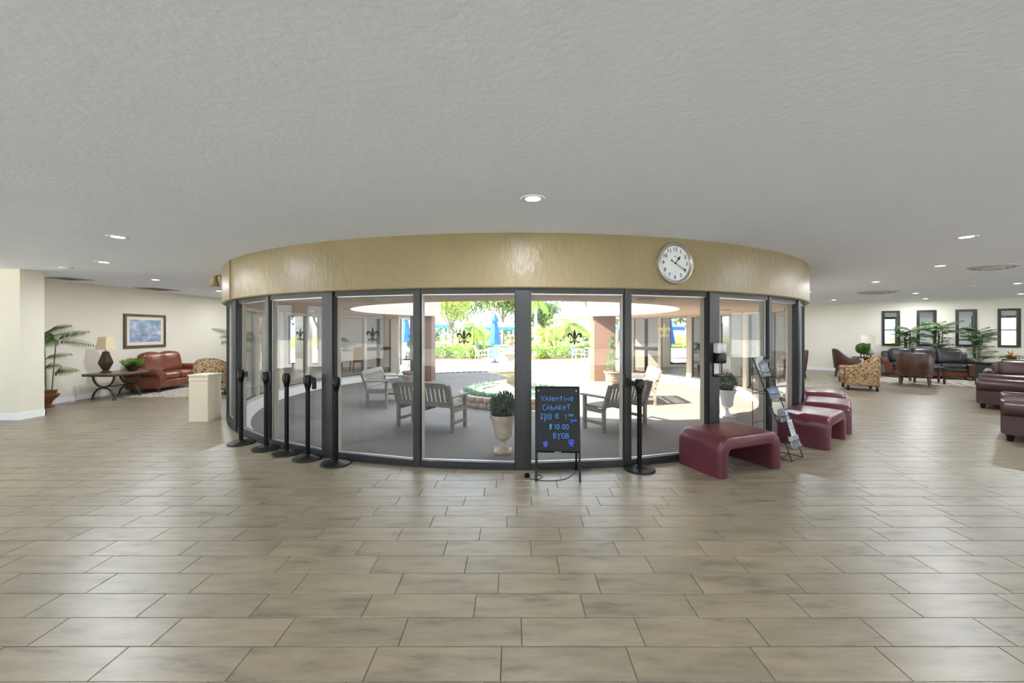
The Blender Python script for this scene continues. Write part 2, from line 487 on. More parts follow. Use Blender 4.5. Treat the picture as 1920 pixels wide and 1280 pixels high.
def rug_mat(name, c1, c2, scale, kind='voronoi'):
    m = bpy.data.materials.new(name); m.use_nodes = True
    nt = m.node_tree; L = nt.links.new; b = nt.nodes['Principled BSDF']; b.inputs['Roughness'].default_value = 0.95
    tc = nt.nodes.new('ShaderNodeTexCoord')
    if kind == 'wave':
        n1 = nt.nodes.new('ShaderNodeTexWave'); n1.inputs['Scale'].default_value = scale; n1.inputs['Distortion'].default_value = 9
        n1.inputs['Detail'].default_value = 1; n1.inputs['Detail Scale'].default_value = 0.8
        out = n1.outputs['Fac']
    else:
        n1 = nt.nodes.new('ShaderNodeTexNoise'); n1.inputs['Scale'].default_value = scale; n1.inputs['Detail'].default_value = 5
        out = n1.outputs['Fac']
    L(tc.outputs['Object'], n1.inputs['Vector'])
    rp = nt.nodes.new('ShaderNodeValToRGB'); e = rp.color_ramp.elements
    e[0].position = 0.40; e[0].color = c1; e[1].position = 0.52; e[1].color = c2
    L(out, rp.inputs['Fac']); L(rp.outputs[0], b.inputs['Base Color'])
    return m
M['rug_left'] = rug_mat('grey_speckled_rug', srgb(110, 102, 94), srgb(176, 166, 152), 22, 'noise')
M['rug_mid'] = rug_mat('beige_rug', srgb(128, 118, 102), srgb(150, 140, 122), 6, 'noise')
M['rug_right'] = rug_mat('ivory_grey_scroll_rug', srgb(96, 90, 80), srgb(186, 178, 162), 1.1, 'wave')

def painting_mat():
    m = bpy.data.materials.new('misty_landscape_print'); m.use_nodes = True
    nt = m.node_tree; L = nt.links.new; b = nt.nodes['Principled BSDF']; b.inputs['Roughness'].default_value = 0.35
    tc = nt.nodes.new('ShaderNodeTexCoord'); sep = nt.nodes.new('ShaderNodeSeparateXYZ'); L(tc.outputs['Generated'], sep.inputs[0])
    n1 = nt.nodes.new('ShaderNodeTexNoise'); n1.inputs['Scale'].default_value = 4; n1.inputs['Detail'].default_value = 5
    L(tc.outputs['Generated'], n1.inputs['Vector'])
    rp = nt.nodes.new('ShaderNodeValToRGB'); e = rp.color_ramp.elements
    e[0].position = 0.3; e[0].color = srgb(112, 134, 150); e[1].position = 0.7; e[1].color = srgb(206, 216, 226)
    k = e.new(0.5); k.color = srgb(146, 166, 188)
    L(n1.outputs['Fac'], rp.inputs['Fac'])
    low = nt.nodes.new('ShaderNodeValToRGB'); e = low.color_ramp.elements
    e[0].position = 0.0; e[0].color = srgb(176, 184, 214); e[1].position = 0.5; e[1].color = (0.5, 0.5, 0.5, 1)
    k = e.new(0.3); k.color = srgb(176, 150, 150)
    L(sep.outputs['Z'], low.inputs['Fac'])
    mx = nt.nodes.new('ShaderNodeMixRGB'); mx.blend_type = 'OVERLAY'; mx.inputs['Fac'].default_value = 0.6
    L(rp.outputs[0], mx.inputs[1]); L(low.outputs[0], mx.inputs[2]); L(mx.outputs[0], b.inputs['Base Color'])
    return m
M['print'] = painting_mat()

# ================================================================== THE PLACE
CX, CY = 0.063, 10.75            # centre of the round courtyard
RG, RF, RO = 6.13, 6.26, 4.0     # glass, fascia and roof-opening radius
ZC, ZH, ZS = 2.62, 2.02, 2.035   # ceiling, underside of the fascia, courtyard soffit
ZF = -0.16                       # courtyard and patio level
X0, X1, Y0, Y1 = -14.0, 21.0, -6.0, 17.6     # lobby
XL = -9.7                        # left wall

def ring(az, r, z=0.0):
    """point on the drum: az in degrees from the side nearest the camera, positive to the right"""
    a = R(az)
    return Vector((CX + r * math.sin(a), CY - r * math.cos(a), z))

def on_ring(x, r):
    """azimuth at which the ray of pixel column x first meets the circle r"""
    a = (x - 960.0) / FPX
    A = a * a + 1; B = -2 * (a * CX + CY); C = CX * CX + CY * CY - r * r
    t = (-B - math.sqrt(max(B * B - 4 * A * C, 0))) / (2 * A)
    return math.degrees(math.atan2(a * t - CX, CY - t)), t

# ---- floor: dark grout bed with the long tiles laid on it
MOUTH = R(44.4)                  # the ring is open to the pool within this angle of +y
def annulus_to_rect(mb, r, z, x0, x1, y0, y1, n=128):
    """flat sheet between the circle r and a rectangle, left out over the mouth of the courtyard"""
    angs = [2 * PI * k / n for k in range(n)] + [PI / 2 - MOUTH, PI / 2 + MOUTH]
    for cx_, cy_ in ((x0, y0), (x1, y0), (x1, y1), (x0, y1)):
        angs.append(math.atan2(cy_ - CY, cx_ - CX) % (2 * PI))
    angs = sorted(set(round(a, 6) for a in angs))
    inn, out = [], []
    for a in angs:
        c, s = math.cos(a), math.sin(a)
        tx = ((x1 - CX) / c if c > 0 else (x0 - CX) / c) if abs(c) > 1e-9 else 1e9
        ty = ((y1 - CY) / s if s > 0 else (y0 - CY) / s) if abs(s) > 1e-9 else 1e9
        t = min(tx, ty)
        inn.append(mb.addv((CX + r * c, CY + r * s, z))); out.append(mb.addv((CX + t * c, CY + t * s, z)))
    pairs = []
    for k in range(len(angs)):
        j = (k + 1) % len(angs)
        if abs((angs[k] + angs[j]) / 2 - PI / 2) < MOUTH and j > k: continue
        mb.face((inn[k], out[k], out[j], inn[j])); pairs.append((inn[k], inn[j]))
    for sg in (-1, 1):
        k = angs.index(round(PI / 2 - sg * MOUTH, 6))
        c = mb.addv((sg * 4.8, y1, z)); mb.face((inn[k], out[k], c)); pairs.append((inn[k], c))
    return pairs

def slab_with_hole(r, z0, z1, x0, x1, y0, y1):
    mb = MB()
    i0 = annulus_to_rect(mb, r, z0, x0, x1, y0, y1)
    i1 = annulus_to_rect(mb, r, z1, x0, x1, y0, y1)
    for (a, b), (c, d) in zip(i0, i1):
        mb.face((a, b, d, c))
    return mb

floor = struct(slab_with_hole(RG + 0.02, -0.12, -0.004, X0, X1, Y0, Y1).build('floor', M['grout']))
floor['label'] = 'long beige stone-look floor tiles laid in staggered rows'

TL, TW, GAP = 0.609, 0.2029, 0.0045
ROW_Y = 1.8136
offs = [0.558, 0.049, 0.40, 0.526, 0.305, 0.134, 0.365, 0.567, 0.045, 0.177, 0.344, 0.453, 0.514, 0.60]
rng = random.Random(4)
def tile_top(mb):
    b = 0.0018
    w, d = TL - GAP, TW - GAP
    a = [mb.addv(p) for p in ((-w/2, -d/2, -0.004), (w/2, -d/2, -0.004), (w/2, d/2, -0.004), (-w/2, d/2, -0.004))]
    c = [mb.addv(p) for p in ((-w/2, -d/2, -b), (w/2, -d/2, -b), (w/2, d/2, -b), (-w/2, d/2, -b))]
    e = [mb.addv(p) for p in ((-w/2+b, -d/2+b, 0), (w/2-b, -d/2+b, 0), (w/2-b, d/2-b, 0), (-w/2+b, d/2-b, 0))]
    for k in range(4):
        j = (k + 1) % 4
        mb.face((a[k], a[j], c[j], c[k])); mb.face((c[k], c[j], e[j], e[k]))
    mb.face(e)
TILE = None
_mb = MB(); tile_top(_mb); TILE = _mb.mesh('tile', M['tile'])
cells = []
r0 = int(math.floor((-2.0 - ROW_Y) / TW)); r1 = int((Y1 - ROW_Y) / TW)
for r in range(r0, r1):
    o = offs[r] if 0 <= r < len(offs) else rng.random() * TL
    yc = ROW_Y + (r + 0.5) * TW
    k0 = int((X0 - o) / TL) ; k1 = int((X1 - o) / TL)
    for k in range(k0, k1):
        xc = o + (k + 0.5) * TL
        if yc > 14.9 and abs(xc) < 4.35 + 0.15 * (yc - 14.9) + 0.31: continue
        cells.append((xc, yc))
RT = RG + 0.045
def clipped(x, y):
    return any(math.hypot(x + sx * TL / 2 - CX, y + sy * TW / 2 - CY) < RT for sx in (-1, -0.5, 0, 0.5, 1) for sy in (-1, 1))
def in_frame(x, y):
    return y > 1.72 and abs(x) < 1.2468 * y + 0.25
front = sorted([c for c in cells if in_frame(*c) and not clipped(*c)], key=lambda c: c[1])[:296]
front_set = set(front)
for c in front:
    link('tile', TILE, floor, (c[0], c[1], 0))
mb = MB(); tones = []
for c in cells:
    if c in front_set: continue
    x, y = c
    w, d = TL - GAP, TW - GAP
    n0 = len(mb.f)
    if not clipped(x, y):
        mb.box(x - w/2, x + w/2, y - d/2, y + d/2, -0.004, 0)
    else:
        N = 10; bot, top = [], []
        for k in range(N + 1):
            px = x - w/2 + w * k / N
            q = RT * RT - (px - CX) ** 2
            lo_, hi_ = y - d/2, y + d/2
            if q > 0:
                if y < CY: hi_ = min(hi_, CY - math.sqrt(q))
                else: lo_ = max(lo_, CY + math.sqrt(q))
            if hi_ - lo_ > 0.004: bot.append((px, lo_)); top.append((px, hi_))
            else:
                if len(bot) > 1: break
                bot, top = [], []
        if len(bot) > 1:
            mb.prism(bot + top[::-1], 'z', -0.004, 0)
    tn = rng.random()
    tones += [tn] * (len(mb.f) - n0)
me = mb.mesh('tile_field', M['tile'], fix=False)
at = me.attributes.new('tone', 'FLOAT', 'FACE'); at.data.foreach_set('value', tones)
tag(link('tile_field', me, floor), 'long beige floor tiles running on into the distance', kind='stuff')

# ---- ceiling and lobby walls
ceil_o = struct(slab_with_hole(RF - 0.02, ZC, 2.95, X0, X1, Y0, Y1).build('ceiling', M['ceiling']))

def wall_box(name, x0, x1, y0, y1, z0=-0.1, z1=ZC + 0.02, m='wall'):
    return struct(MB().box(x0, x1, y0, y1, z0, z1).build(name, M[m]))
wall_left = wall_box('wall_left', XL - 0.25, XL, 7.3, Y1)
mb = MB().box(X0, -8.54, 7.125, 7.50, -0.1, ZC + 0.02)
wall_pier = struct(mb.build('wall_pier', M['wall']))
struct(MB().box(XL, XL + 0.016, 7.5, Y1, 0.0, 0.10).box(XL, XL + 0.010, 7.5, Y1, 0.10, 0.112).build('baseboard_left', M['white_trim']))
struct(MB().box(X0, -8.524, 7.109, 7.125, 0, 0.115).box(-8.54, -8.524, 7.125, 7.516, 0, 0.115).box(XL + 0.016, -8.524, 7.50, 7.516, 0, 0.115).build('baseboard_pier', M['white_trim']))
def side_wall(name, xa, xb, ya, yb, n, num):
    """side wall of the lobby beside the camera with a row of tall unseen windows added for daylight"""
    st = (yb - ya) / n
    mb = MB().box(xa, xb, ya, yb, -0.1, 0.1).box(xa, xb, ya, yb, 2.55, ZC + 0.02)
    for k in range(n + 1): mb.box(xa, xb, max(ya, ya + k * st - 0.2), min(yb, ya + k * st + 0.2), 0.1, 2.55)
    struct(mb.build(name, M['wall']))
    xm = (xa + xb) / 2
    for k in range(n):  # windows added out of view so more daylight reaches the ceiling
        a, b = ya + k * st + 0.2, ya + (k + 1) * st - 0.2
        w = struct(MB().box(xm - 0.05, xm + 0.05, a, a + 0.06, 0.1, 2.55).box(xm - 0.05, xm + 0.05, b - 0.06, b, 0.1, 2.55)
                   .box(xm - 0.05, xm + 0.05, a, b, 0.1, 0.16).box(xm - 0.05, xm + 0.05, a, b, 2.49, 2.55).build('window_%d' % (num + k), M['frame']))
        MB().box(xm - 0.004, xm + 0.004, a + 0.06, b - 0.06, 0.16, 2.49).build('pane', M['glass_in'], w)
side_wall('wall_far_left_side', X0 - 0.25, X0, Y0, 7.125, 4, 60)
side_wall('wall_right_side', X1, X1 + 0.25, Y0, 10.0, 5, 70)

# wall behind the camera: a row of tall unseen windows added to let in daylight
added_wins = [(X0 + 0.3 + 3.5 * k, X0 + 3.5 + 3.5 * k) for k in range(9)]
mb = MB().box(X0, X1, Y0 - 0.25, Y0, -0.1, 0.1).box(X0, X1, Y0 - 0.25, Y0, 2.55, ZC + 0.02)
e = X0
for a, b in added_wins:
    mb.box(e, a, Y0 - 0.25, Y0, 0.1, 2.55); e = b
mb.box(e, X1, Y0 - 0.25, Y0, 0.1, 2.55)
struct(mb.build('wall_back', M['wall']))
for k, (xa, xb) in enumerate(added_wins):
    w = struct(MB().box(xa, xa + 0.06, Y0 - 0.18, Y0 - 0.08, 0.1, 2.55).box(xb - 0.06, xb, Y0 - 0.18, Y0 - 0.08, 0.1, 2.55)
               .box(xa, xb, Y0 - 0.18, Y0 - 0.08, 0.1, 0.16).box(xa, xb, Y0 - 0.18, Y0 - 0.08, 2.49, 2.55).build('window_%d' % (k + 10), M['frame']))
    MB().box(xa + 0.06, xb - 0.06, Y0 - 0.134, Y0 - 0.126, 0.16, 2.49).build('pane', M['glass_in'], w)

# ---- oblique wall on the right with four tall interior windows, and the side room behind it
WP, WD = Vector((11.86, 16.30, 0)), Vector((0.8348, -0.5506, 0)).normalized()
WN = Vector((WD.y, -WD.x, 0))              # points into the lobby (towards the camera)
if WN.y > 0: WN = -WN
WM = Matrix(((WD.x, -WN.x, 0, WP.x), (WD.y, -WN.y, 0, WP.y), (0, 0, 1, 0), (0, 0, 0, 1)))   # local x along wall, y away from lobby
def s_of(x):
    a = (x - 960.0) / FPX
    return (WP.y * a - WP.x) / (WD.x - WD.y * a)
wins = [(s_of(1655), s_of(1686)), (s_of(1720), s_of(1754)), (s_of(1793), s_of(1830)), (s_of(1872), s_of(1912))]
WZ0, WZ1 = 1.02, 2.25
S0, S1, WT = -4.0, 11.2, 0.14
mb = MB(); mb.M = WM
mb.box(S0, S1, 0, WT, -0.1, WZ0).box(S0, S1, 0, WT, WZ1, ZC + 0.02)
e = S0
for a, b in wins:
    mb.box(e, a, 0, WT, WZ0, WZ1); e = b
mb.box(e, S1, 0, WT, WZ0, WZ1)
struct(mb.build('wall_right', M['wall']))
mb = MB(); mb.M = WM
mb.box(S0, S1, -0.016, 0, 0, 0.11)
struct(mb.build('baseboard_right', M['white_trim']))
for k, (a, b) in enumerate(wins):
    mb = MB(); mb.M = WM
    t = 0.055
    mb.box(a - 0.02, a + t, -0.03, 0.08, WZ0 - 0.02, WZ1 + 0.02).box(b - t, b + 0.02, -0.03, 0.08, WZ0 - 0.02, WZ1 + 0.02)
    mb.box(a + t, b - t, -0.03, 0.08, WZ0 - 0.02, WZ0 + t).box(a + t, b - t, -0.03, 0.08, WZ1 - t, WZ1 + 0.02)
    w = struct(mb.build('window_%d' % (k + 1), M['black_frame']))
    mb = MB(); mb.M = WM
    mb.box(a + t, b - t, 0.06, 0.066, WZ0 + t, WZ1 - t).build('pane', M['glass_in'], w)
# side room
RB = 4.2
mb = MB(); mb.M = WM
mb.box(-2.0, S1, WT, RB, -0.06, 0.0)
struct(mb.build('floor_side_room', M['room_white']))
mb = MB(); mb.M = WM
mb.box(-2.0, S1, WT, RB + 0.2, ZC, ZC + 0.2)
struct(mb.build('ceiling_side_room', M['ceiling']))
mb = MB(); mb.M = WM
owin = [(1.2, 3.2), (5.6, 7.6)]
mb.box(-2.0, S1, RB, RB + 0.2, 0, 0.55).box(-2.0, S1, RB, RB + 0.2, 2.05, ZC)
e = -2.0
for a, b in owin:
    mb.box(e, a, RB, RB + 0.2, 0.55, 2.05); e = b
mb.box(e, S1, RB, RB + 0.2, 0.55, 2.05)
mb.box(-2.2, -2.0, WT, RB + 0.2, 0, ZC).box(S1, S1 + 0.2, WT, RB + 0.2, 0, ZC).box(7.9, 8.05, 1.2, RB, 0, ZC)
struct(mb.build('wall_side_room', M['room_white']))
for k, (a, b) in enumerate(owin):
    mb = MB(); mb.M = WM
    t = 0.09
    mb.box(a - t, a, RB - 0.03, RB + 0.1, 0.55 - t, 2.05 + t).box(b, b + t, RB - 0.03, RB + 0.1, 0.55 - t, 2.05 + t)
    mb.box(a, b, RB - 0.03, RB + 0.1, 0.55 - t, 0.55).box(a, b, RB - 0.03, RB + 0.1, 2.05, 2.05 + t).box(a, b, RB + 0.05, RB + 0.09, 1.55, 1.60)
    w = struct(mb.build('window_%d' % (k + 5), M['black_frame']))
    mb = MB(); mb.M = WM
    mb.box(a, b, RB + 0.06, RB + 0.066, 0.55, 2.05).build('pane', M['glass_in'], w)

# ---- far front of the lobby: glazed facade left and right of the courtyard mouth
def facade(name, xa, xb, y, wins_, num):
    z1 = 2.2
    mb = MB().box(xa, xb, y, y + 0.2, -0.2, 0.12).box(xa, xb, y, y + 0.2, z1, 2.95)
    e = xa
    for a, b in wins_:
        mb.box(e, a, y, y + 0.2, 0.12, z1); e = b
    mb.box(e, xb, y, y + 0.2, 0.12, z1)
    o = struct(mb.build(name, M['wall']))
    for k, (a, b) in enumerate(wins_):
        w = struct(MB().box(a, a + 0.05, y + 0.05, y + 0.12, 0.12, z1).box(b - 0.05, b, y + 0.05, y + 0.12, 0.12, z1)
                   .box(a, b, y + 0.05, y + 0.12, 0.12, 0.18).box(a, b, y + 0.05, y + 0.12, z1 - 0.06, z1).build('window_%d' % (num + k), M['frame']))
        MB().box(a + 0.05, b - 0.05, y + 0.08, y + 0.086, 0.18, z1 - 0.06).build('pane', M['glass_bronze'], w)
    return o
facade('wall_front_left', XL, -4.75, Y1 - 0.2, [(-9.5, -8.2)], 30)
facade('wall_front_right', 4.85, 10.1, Y1 - 0.2, [(6.7, 7.5), (8.6, 9.7)], 40)
# lobby end of the glazed ring to the facade
for sg, num in ((-1, 50), (1, 51)):
    p = ring(180 - sg * 45, RG + 0.1); q = Vector((sg * 4.75 + 0.05, Y1 - 0.2, 0))
    mb = MB()
    for z in (0.06, 2.12): mb.bar(p + Vector((0,0,z)), q + Vector((0,0,z)), 0.08, 0.12)
    for f in (0.0, 0.5, 1.0):
        c = p.lerp(q, f); mb.box(c.x - 0.05, c.x + 0.05, c.y - 0.05, c.y + 0.05, 0, 2.2)
    mb.bar(p + Vector((0,0,2.42)), q + Vector((0,0,2.42)), 0.2, 0.46)
    w = struct(mb.build('window_%d' % num, M['frame_out']))
    mb = MB(); mb.bar(p + Vector((0,0,1.09)), q + Vector((0,0,1.09)), 0.006, 1.94); mb.build('pane', M['glass_bronze'], w)

# ---- drum: fascia, glazed ring, courtyard roof
mb = MB()
N = 192
prof = [(RF, ZC + 0.0), (RF, ZH + 0.012), (RF - 0.012, ZH), (RG - 0.06, ZH), (RG - 0.06, ZC)]
rings = []
for k in range(N + 1):
    rings.append([ring(-136 + 272.0 * k / N, r, z) for r, z in prof])
mb.loft(rings)
fascia = struct(mb.build('wall_fascia', M['fascia'], smooth=True))
fascia['label'] = 'curved olive-tan fascia band above the glazed ring'
seam_az, _ = on_ring(432.5, RF)
mb = MB()
a0 = seam_az
mb.loft([[ring(a0 - 0.03, RF - 0.01, z) for z in (ZH, ZC)] + [ring(a0 - 0.03, RF + 0.02, z) for z in (ZC, ZH)],
         [ring(a0 + 0.12, RF - 0.01, z) for z in (ZH, ZC)] + [ring(a0 + 0.12, RF + 0.02, z) for z in (ZC, ZH)]])
struct(mb.build('trim_1', M['fascia']))

AZ0 = 0.55                                # azimuth of the middle post
posts = [AZ0 + 11.25 * k for k in range(-12, 13)]
def local(az):
    """frame at the drum: local x tangential (to the right), local y outwards from the courtyard centre"""
    a = R(az)
    ox = Vector((math.cos(a), math.sin(a), 0)); oy = Vector((math.sin(a), -math.cos(a), 0))
    return Matrix(((ox.x, oy.x, 0, CX), (ox.y, oy.y, 0, CY), (0, 0, 1, 0), (0, 0, 0, 1)))
glazing = struct(MB().loft([[ring(-135.5 + AZ0 + 271.0 * k / 144, r, z) for r, z in ((RG - 0.07, 0.0), (RG + 0.07, 0.0), (RG + 0.07, 0.018), (RG - 0.07, 0.018))] for k in range(145)])
                 .build('window_ring_sill', M['frame'], fix=True))
def half_w(k):
    return 0.082 if (k - 12) % 2 == 0 else 0.04
wide_end = 0.16
DEC = {}
for k, az in enumerate(posts):
    hw = half_w(k)
    if k in (0, len(posts) - 1): hw = wide_end
    mb = MB(); mb.M = local(az)
    if hw > 0.06:
        mb.box(-hw, hw, RG - 0.01, RG + 0.07, 0.018, ZH)
        mb.box(-hw - 0.012, -hw, RG - 0.005, RG + 0.045, 0.018, ZH).box(hw, hw + 0.012, RG - 0.005, RG + 0.045, 0.018, ZH)
    else:
        mb.box(-hw, hw, RG - 0.01, RG + 0.06, 0.018, ZH)
        mb.box(-hw - 0.008, -hw, RG - 0.005, RG + 0.03, 0.018, ZH).box(hw, hw + 0.008, RG - 0.005, RG + 0.03, 0.018, ZH)
    p = mb.build('post', M['frame'], glazing)
    mb = MB(); mb.M = local(az)
    mb.box(-hw - 0.004, hw + 0.004, RG - 0.075, RG - 0.012, 0.0, ZH + 0.01).build('outer_cover', M['frame_out'], p)
cos_h = math.cos(R(11.25 / 2))
RC = RG * cos_h                            # distance of a flat pane from the centre
chord = 2 * RG * math.sin(R(11.25 / 2))
for k in range(len(posts) - 1):
    az = (posts[k] + posts[k + 1]) / 2
    h0, h1 = half_w(k), half_w(k + 1)
    if k == 0: h0 = wide_end
    if k == len(posts) - 2: h1 = wide_end
    xa, xb = -chord / 2 + h0, chord / 2 - h1
    M4 = local(az)
    mb = MB(); mb.M = M4
    mb.box(xa, xb, RC - 0.03, RC + 0.06, 0.018, 0.075).box(xa, xb, RC - 0.03, RC + 0.05, ZH - 0.055, ZH)
    rail = mb.build('rail', M['frame'], glazing)
    mb = MB(); mb.M = M4
    t = 0.010
    mb.box(xa, xb, RC + 0.004, RC + 0.022, 0.075, 0.083).box(xa, xb, RC + 0.004, RC + 0.02, ZH - 0.065, ZH - 0.055)
    mb.box(xa, xa + t, RC + 0.004, RC + 0.018, 0.083, ZH - 0.065).box(xb - t, xb, RC + 0.004, RC + 0.018, 0.083, ZH - 0.065)
    mb.build('glazing_bead', M['alu'], rail)
    mb = MB(); mb.M = M4
    mb.box(xa, xb, RC - 0.07, RC - 0.031, 0.0, 0.05).box(xa, xb, RC - 0.10, RC - 0.031, ZH - 0.05, ZH + 0.012)
    mb.build('outer_rail', M['frame_out'], rail)
    if k in (0, 23):                       # far end panels are doors with a push rail
        mb = MB(); mb.M = M4
        mb.box(xa, xb, RC - 0.03, RC + 0.03, 0.85, 0.97).box((xa + xb) / 2 - 0.05, (xa + xb) / 2 + 0.05, RC - 0.03, RC + 0.03, 0.08, ZH - 0.06)
        mb.build('door_rail', M['frame'], rail)
    mb = MB(); mb.M = M4
    mb.box(xa + 0.001, xb - 0.001, RC - 0.003, RC + 0.003, 0.076, ZH - 0.056)
    mb.build('pane', M['glass'], glazing)
glazing['label'] = 'ring of flat glass panes in black frames around the courtyard'

# curb and courtyard floor
mb = MB()
prof = [(RG - 0.06, -0.3), (RG - 0.06, 0.0), (RG - 0.16, 0.0), (RG - 0.30, ZF + 0.02), (RG - 0.32, ZF - 0.05), (RG - 0.32, -0.3)]
rings = [[ring(-135 + 270.0 * k / 120 + AZ0, r, z) for r, z in prof] for k in range(121)]
struct(mb.loft(rings).build('trim_curb', M['curb'], smooth=True))
mb = MB()
mb.face([mb.addv(p) for p in [(CX + 17.0 * math.sin(a) * 0.36, 10.75 + 6.3 * math.cos(a), ZF) for a in [2*PI*k/96 for k in range(96)]]])
struct(mb.build('floor_courtyard', M['court']))

# courtyard roof: a thick C-shaped ring, open to the pool side
SLOT = 2.48
ti = math.asin(SLOT / RO); to = ti
def roof_pts(z, n=120):
    inn, out = [], []
    for k in range(n + 1):
        f = k / n
        ai = PI + (ti + f * (2 * PI - 2 * ti)); ao = PI + (to + f * (2 * PI - 2 * to))
        inn.append((CX + RO * math.sin(ai), CY - RO * math.cos(ai), z))
        out.append((CX + (RG - 0.05) * math.sin(ao), CY - (RG - 0.05) * math.cos(ao), z))
    return inn, out
mb = MB()
lo_i, lo_o = roof_pts(ZS); hi_i, hi_o = roof_pts(2.58)
rings = [[a, b, c, d] for a, b, c, d in zip(lo_i, lo_o, hi_o, hi_i)]
L_ = len(rings)
idx = [[mb.addv(p) for p in r] for r in rings]
for i in range(L_ - 1):
    A, B = idx[i], idx[i + 1]
    mb.mi = 0; mb.face((A[0], B[0], B[1], A[1]))            # soffit
    mb.mi = 2; mb.face((A[1], B[1], B[2], A[2])); mb.face((A[2], B[2], B[3], A[3]))
    mb.mi = 1; mb.face((A[3], B[3], B[0], A[0]))            # rim
mb.mi = 1
mb.face(idx[0]); mb.face(list(reversed(idx[-1])))
roof = struct(mb.build('ceiling_courtyard', [M['soffit'], M['rim'], M['roof_metal']], smooth=True))
# roof wings that carry on over the mouth of the courtyard to the facade
for sg, nm in ((-1, 'ceiling_wing_left'), (1, 'ceiling_wing_right')):
    poly = []
    for k in range(13):
        a = to + (R(46) - to) * k / 12
        poly.append((CX + sg * (RG - 0.06) * math.sin(a), CY + (RG - 0.06) * math.cos(a)))
    poly += [(sg * 4.9, Y1), (sg * 4.55, Y1)]
    struct(MB().prism(poly, 'z', ZS, 2.58).build(nm, M['soffit']))

# the two square stucco pillars at the mouth
for sg in (-1, 1):
    xa, xb = sg * 2.75 + 0.03, sg * 3.47 + 0.03
    mb = MB().box(xa, xb, 13.86, 14.58, ZF - 0.05, ZS)
    p = mb.build('pillar', M['pillar'])
    tag(p, 'shaded terracotta stucco pillar beside the left spiral topiary' if sg < 0 else 'sunlit terracotta stucco pillar behind the right spiral topiary', 'pillar', 'courtyard pillars')

# ---- ground outside
mb = MB()
mb.face([mb.addv(p) for p in ((-60, 15, ZF - 0.015), (60, 15, ZF - 0.015), (60, 40, ZF - 0.015), (-60, 40, ZF - 0.015))])
struct(mb.build('ground_patio', M['patio']))
mb = MB()
mb.face([mb.addv(p) for p in ((-90, 40, ZF - 0.02), (90, 40, ZF - 0.02), (90, 120, ZF - 0.02), (-90, 120, ZF - 0.02))])
struct(mb.build('ground_lawn', M['lawn']))
mb = MB()
mb.face([mb.addv(p) for p in ((-90, -30, -0.35), (90, -30, -0.35), (90, 15, -0.35), (-90, 15, -0.35))])
struct(mb.build('ground_outside', M['bounce_ground']))
# brick edging round the end of the courtyard floor
edging = struct(MB().box(-0.02, 0.02, 17.06, 17.08, ZF - 0.02, ZF - 0.005).build('trim_edging', M['edge_brick']))
_b = MB().rbox((0, 0, 0.012), (0.19, 0.12, 0.055), 0.008, 1, mid=0).mesh('brick', M['edge_brick'])
for k in range(-22, 23):
    a = R(k * 2.15)
    link('brick', _b, edging, (CX + 6.14 * math.sin(a), CY + 6.37 * math.cos(a), ZF), (0, 0, -a))

# ================================================================== CEILING LAMPS AND FITTINGS
def make_downlight(loc, label, group=None, lit=True):
    t = thing('recessed_downlight', label, 'ceiling light', loc, 0, group)
    return t
_trim = MB().lathe([(0.062, -0.004), (0.088, -0.010), (0.100, -0.006), (0.104, 0.0), (0.062, 0.0)], n=32).mesh('trim_ring', M['white_trim'], smooth=True)
_lens = MB().lathe([(0.063, -0.0035), (0.05, -0.007), (0.02, -0.009), (0.002, -0.0095)], n=32).mesh('lens', M['lens'], smooth=True)
_lamp = bpy.data.lights.new('downlight_lamp', 'AREA')
_lamp.shape = 'DISK'; _lamp.size = 0.12; _lamp.energy = DOWNLIGHT_W; _lamp.color = (0.93, 0.975, 1.03)
def downlight(x, y, label, group='recessed downlights in the lobby ceiling', z=ZC):
    t = thing('recessed_downlight', label, 'ceiling light', (x, y, z), 0, group)
    link('trim_ring', _trim, t); link('lens', _lens, t)
    o = bpy.data.objects.new('lamp', _lamp); COL.objects.link(o); o.parent = t; o.location = (0, 0, -0.016)
    return t
seen_lights = [
    (0.17, 3.33, 'lit recessed downlight in front of the drum, nearest the middle of the ceiling'),
    (-4.5, 4.69, 'lit recessed downlight nearest the camera on the left side'),
    (-6.37, 6.41, 'lit recessed downlight on the left, second from the camera'),
    (-7.49, 8.63, 'lit recessed downlight above the framed landscape print'),
    (-7.9, 11.06, 'lit recessed downlight just left of the tan fascia'),
    (5.19, 4.69, 'lit recessed downlight nearest the camera on the right side'),
    (7.07, 6.78, 'lit recessed downlight on the right, second from the camera'),
    (7.97, 9.0, 'lit recessed downlight on the right, third from the camera'),
    (8.15, 11.3, 'lit recessed downlight just right of the tan fascia'),
    (11.45, 9.3, 'lit recessed downlight at the right edge above the brown leather sofa'),
    (11.55, 11.75, 'lit recessed downlight above the chestnut leather chair by the black sofa'),
    (14.75, 11.9, 'lit recessed downlight at the far right edge near the wall'),
    (11.2, 14.3, 'lit recessed downlight above the chestnut chair facing right'),
    (13.85, 13.75, 'lit recessed downlight in front of the second interior window'),
]
for x, y, l in seen_lights: downlight(x, y, l)
for az in (118, -118):
    p = ring(az, 7.9); downlight(p.x, p.y, 'lit recessed downlight over the far side of the lobby ring', 'downlights over the far side of the lobby')
downlight(-8.25, 13.3, 'recessed downlight added unseen behind the drum to brighten the left wall', 'downlights over the far side of the lobby')  # extra lamp out of sight, added to lift the left wall
for x in (-5, -1.9, 1.9, 5.2, 8.6):  # out-of-view lamps added for the light they give the near lobby
    downlight(x, 0.6, 'unseen recessed downlight added above and beside the camera', 'added downlights beside the camera')
for x, y in ((7.8, 3.4), (11.2, 3.4), (11.4, 6.2), (15.2, 6.2)):  # more lamps added out of frame to light the right side
    downlight(x, y, 'unseen recessed downlight added right of the camera', 'added downlights right of the camera')
mb = MB(); mb.M = WM
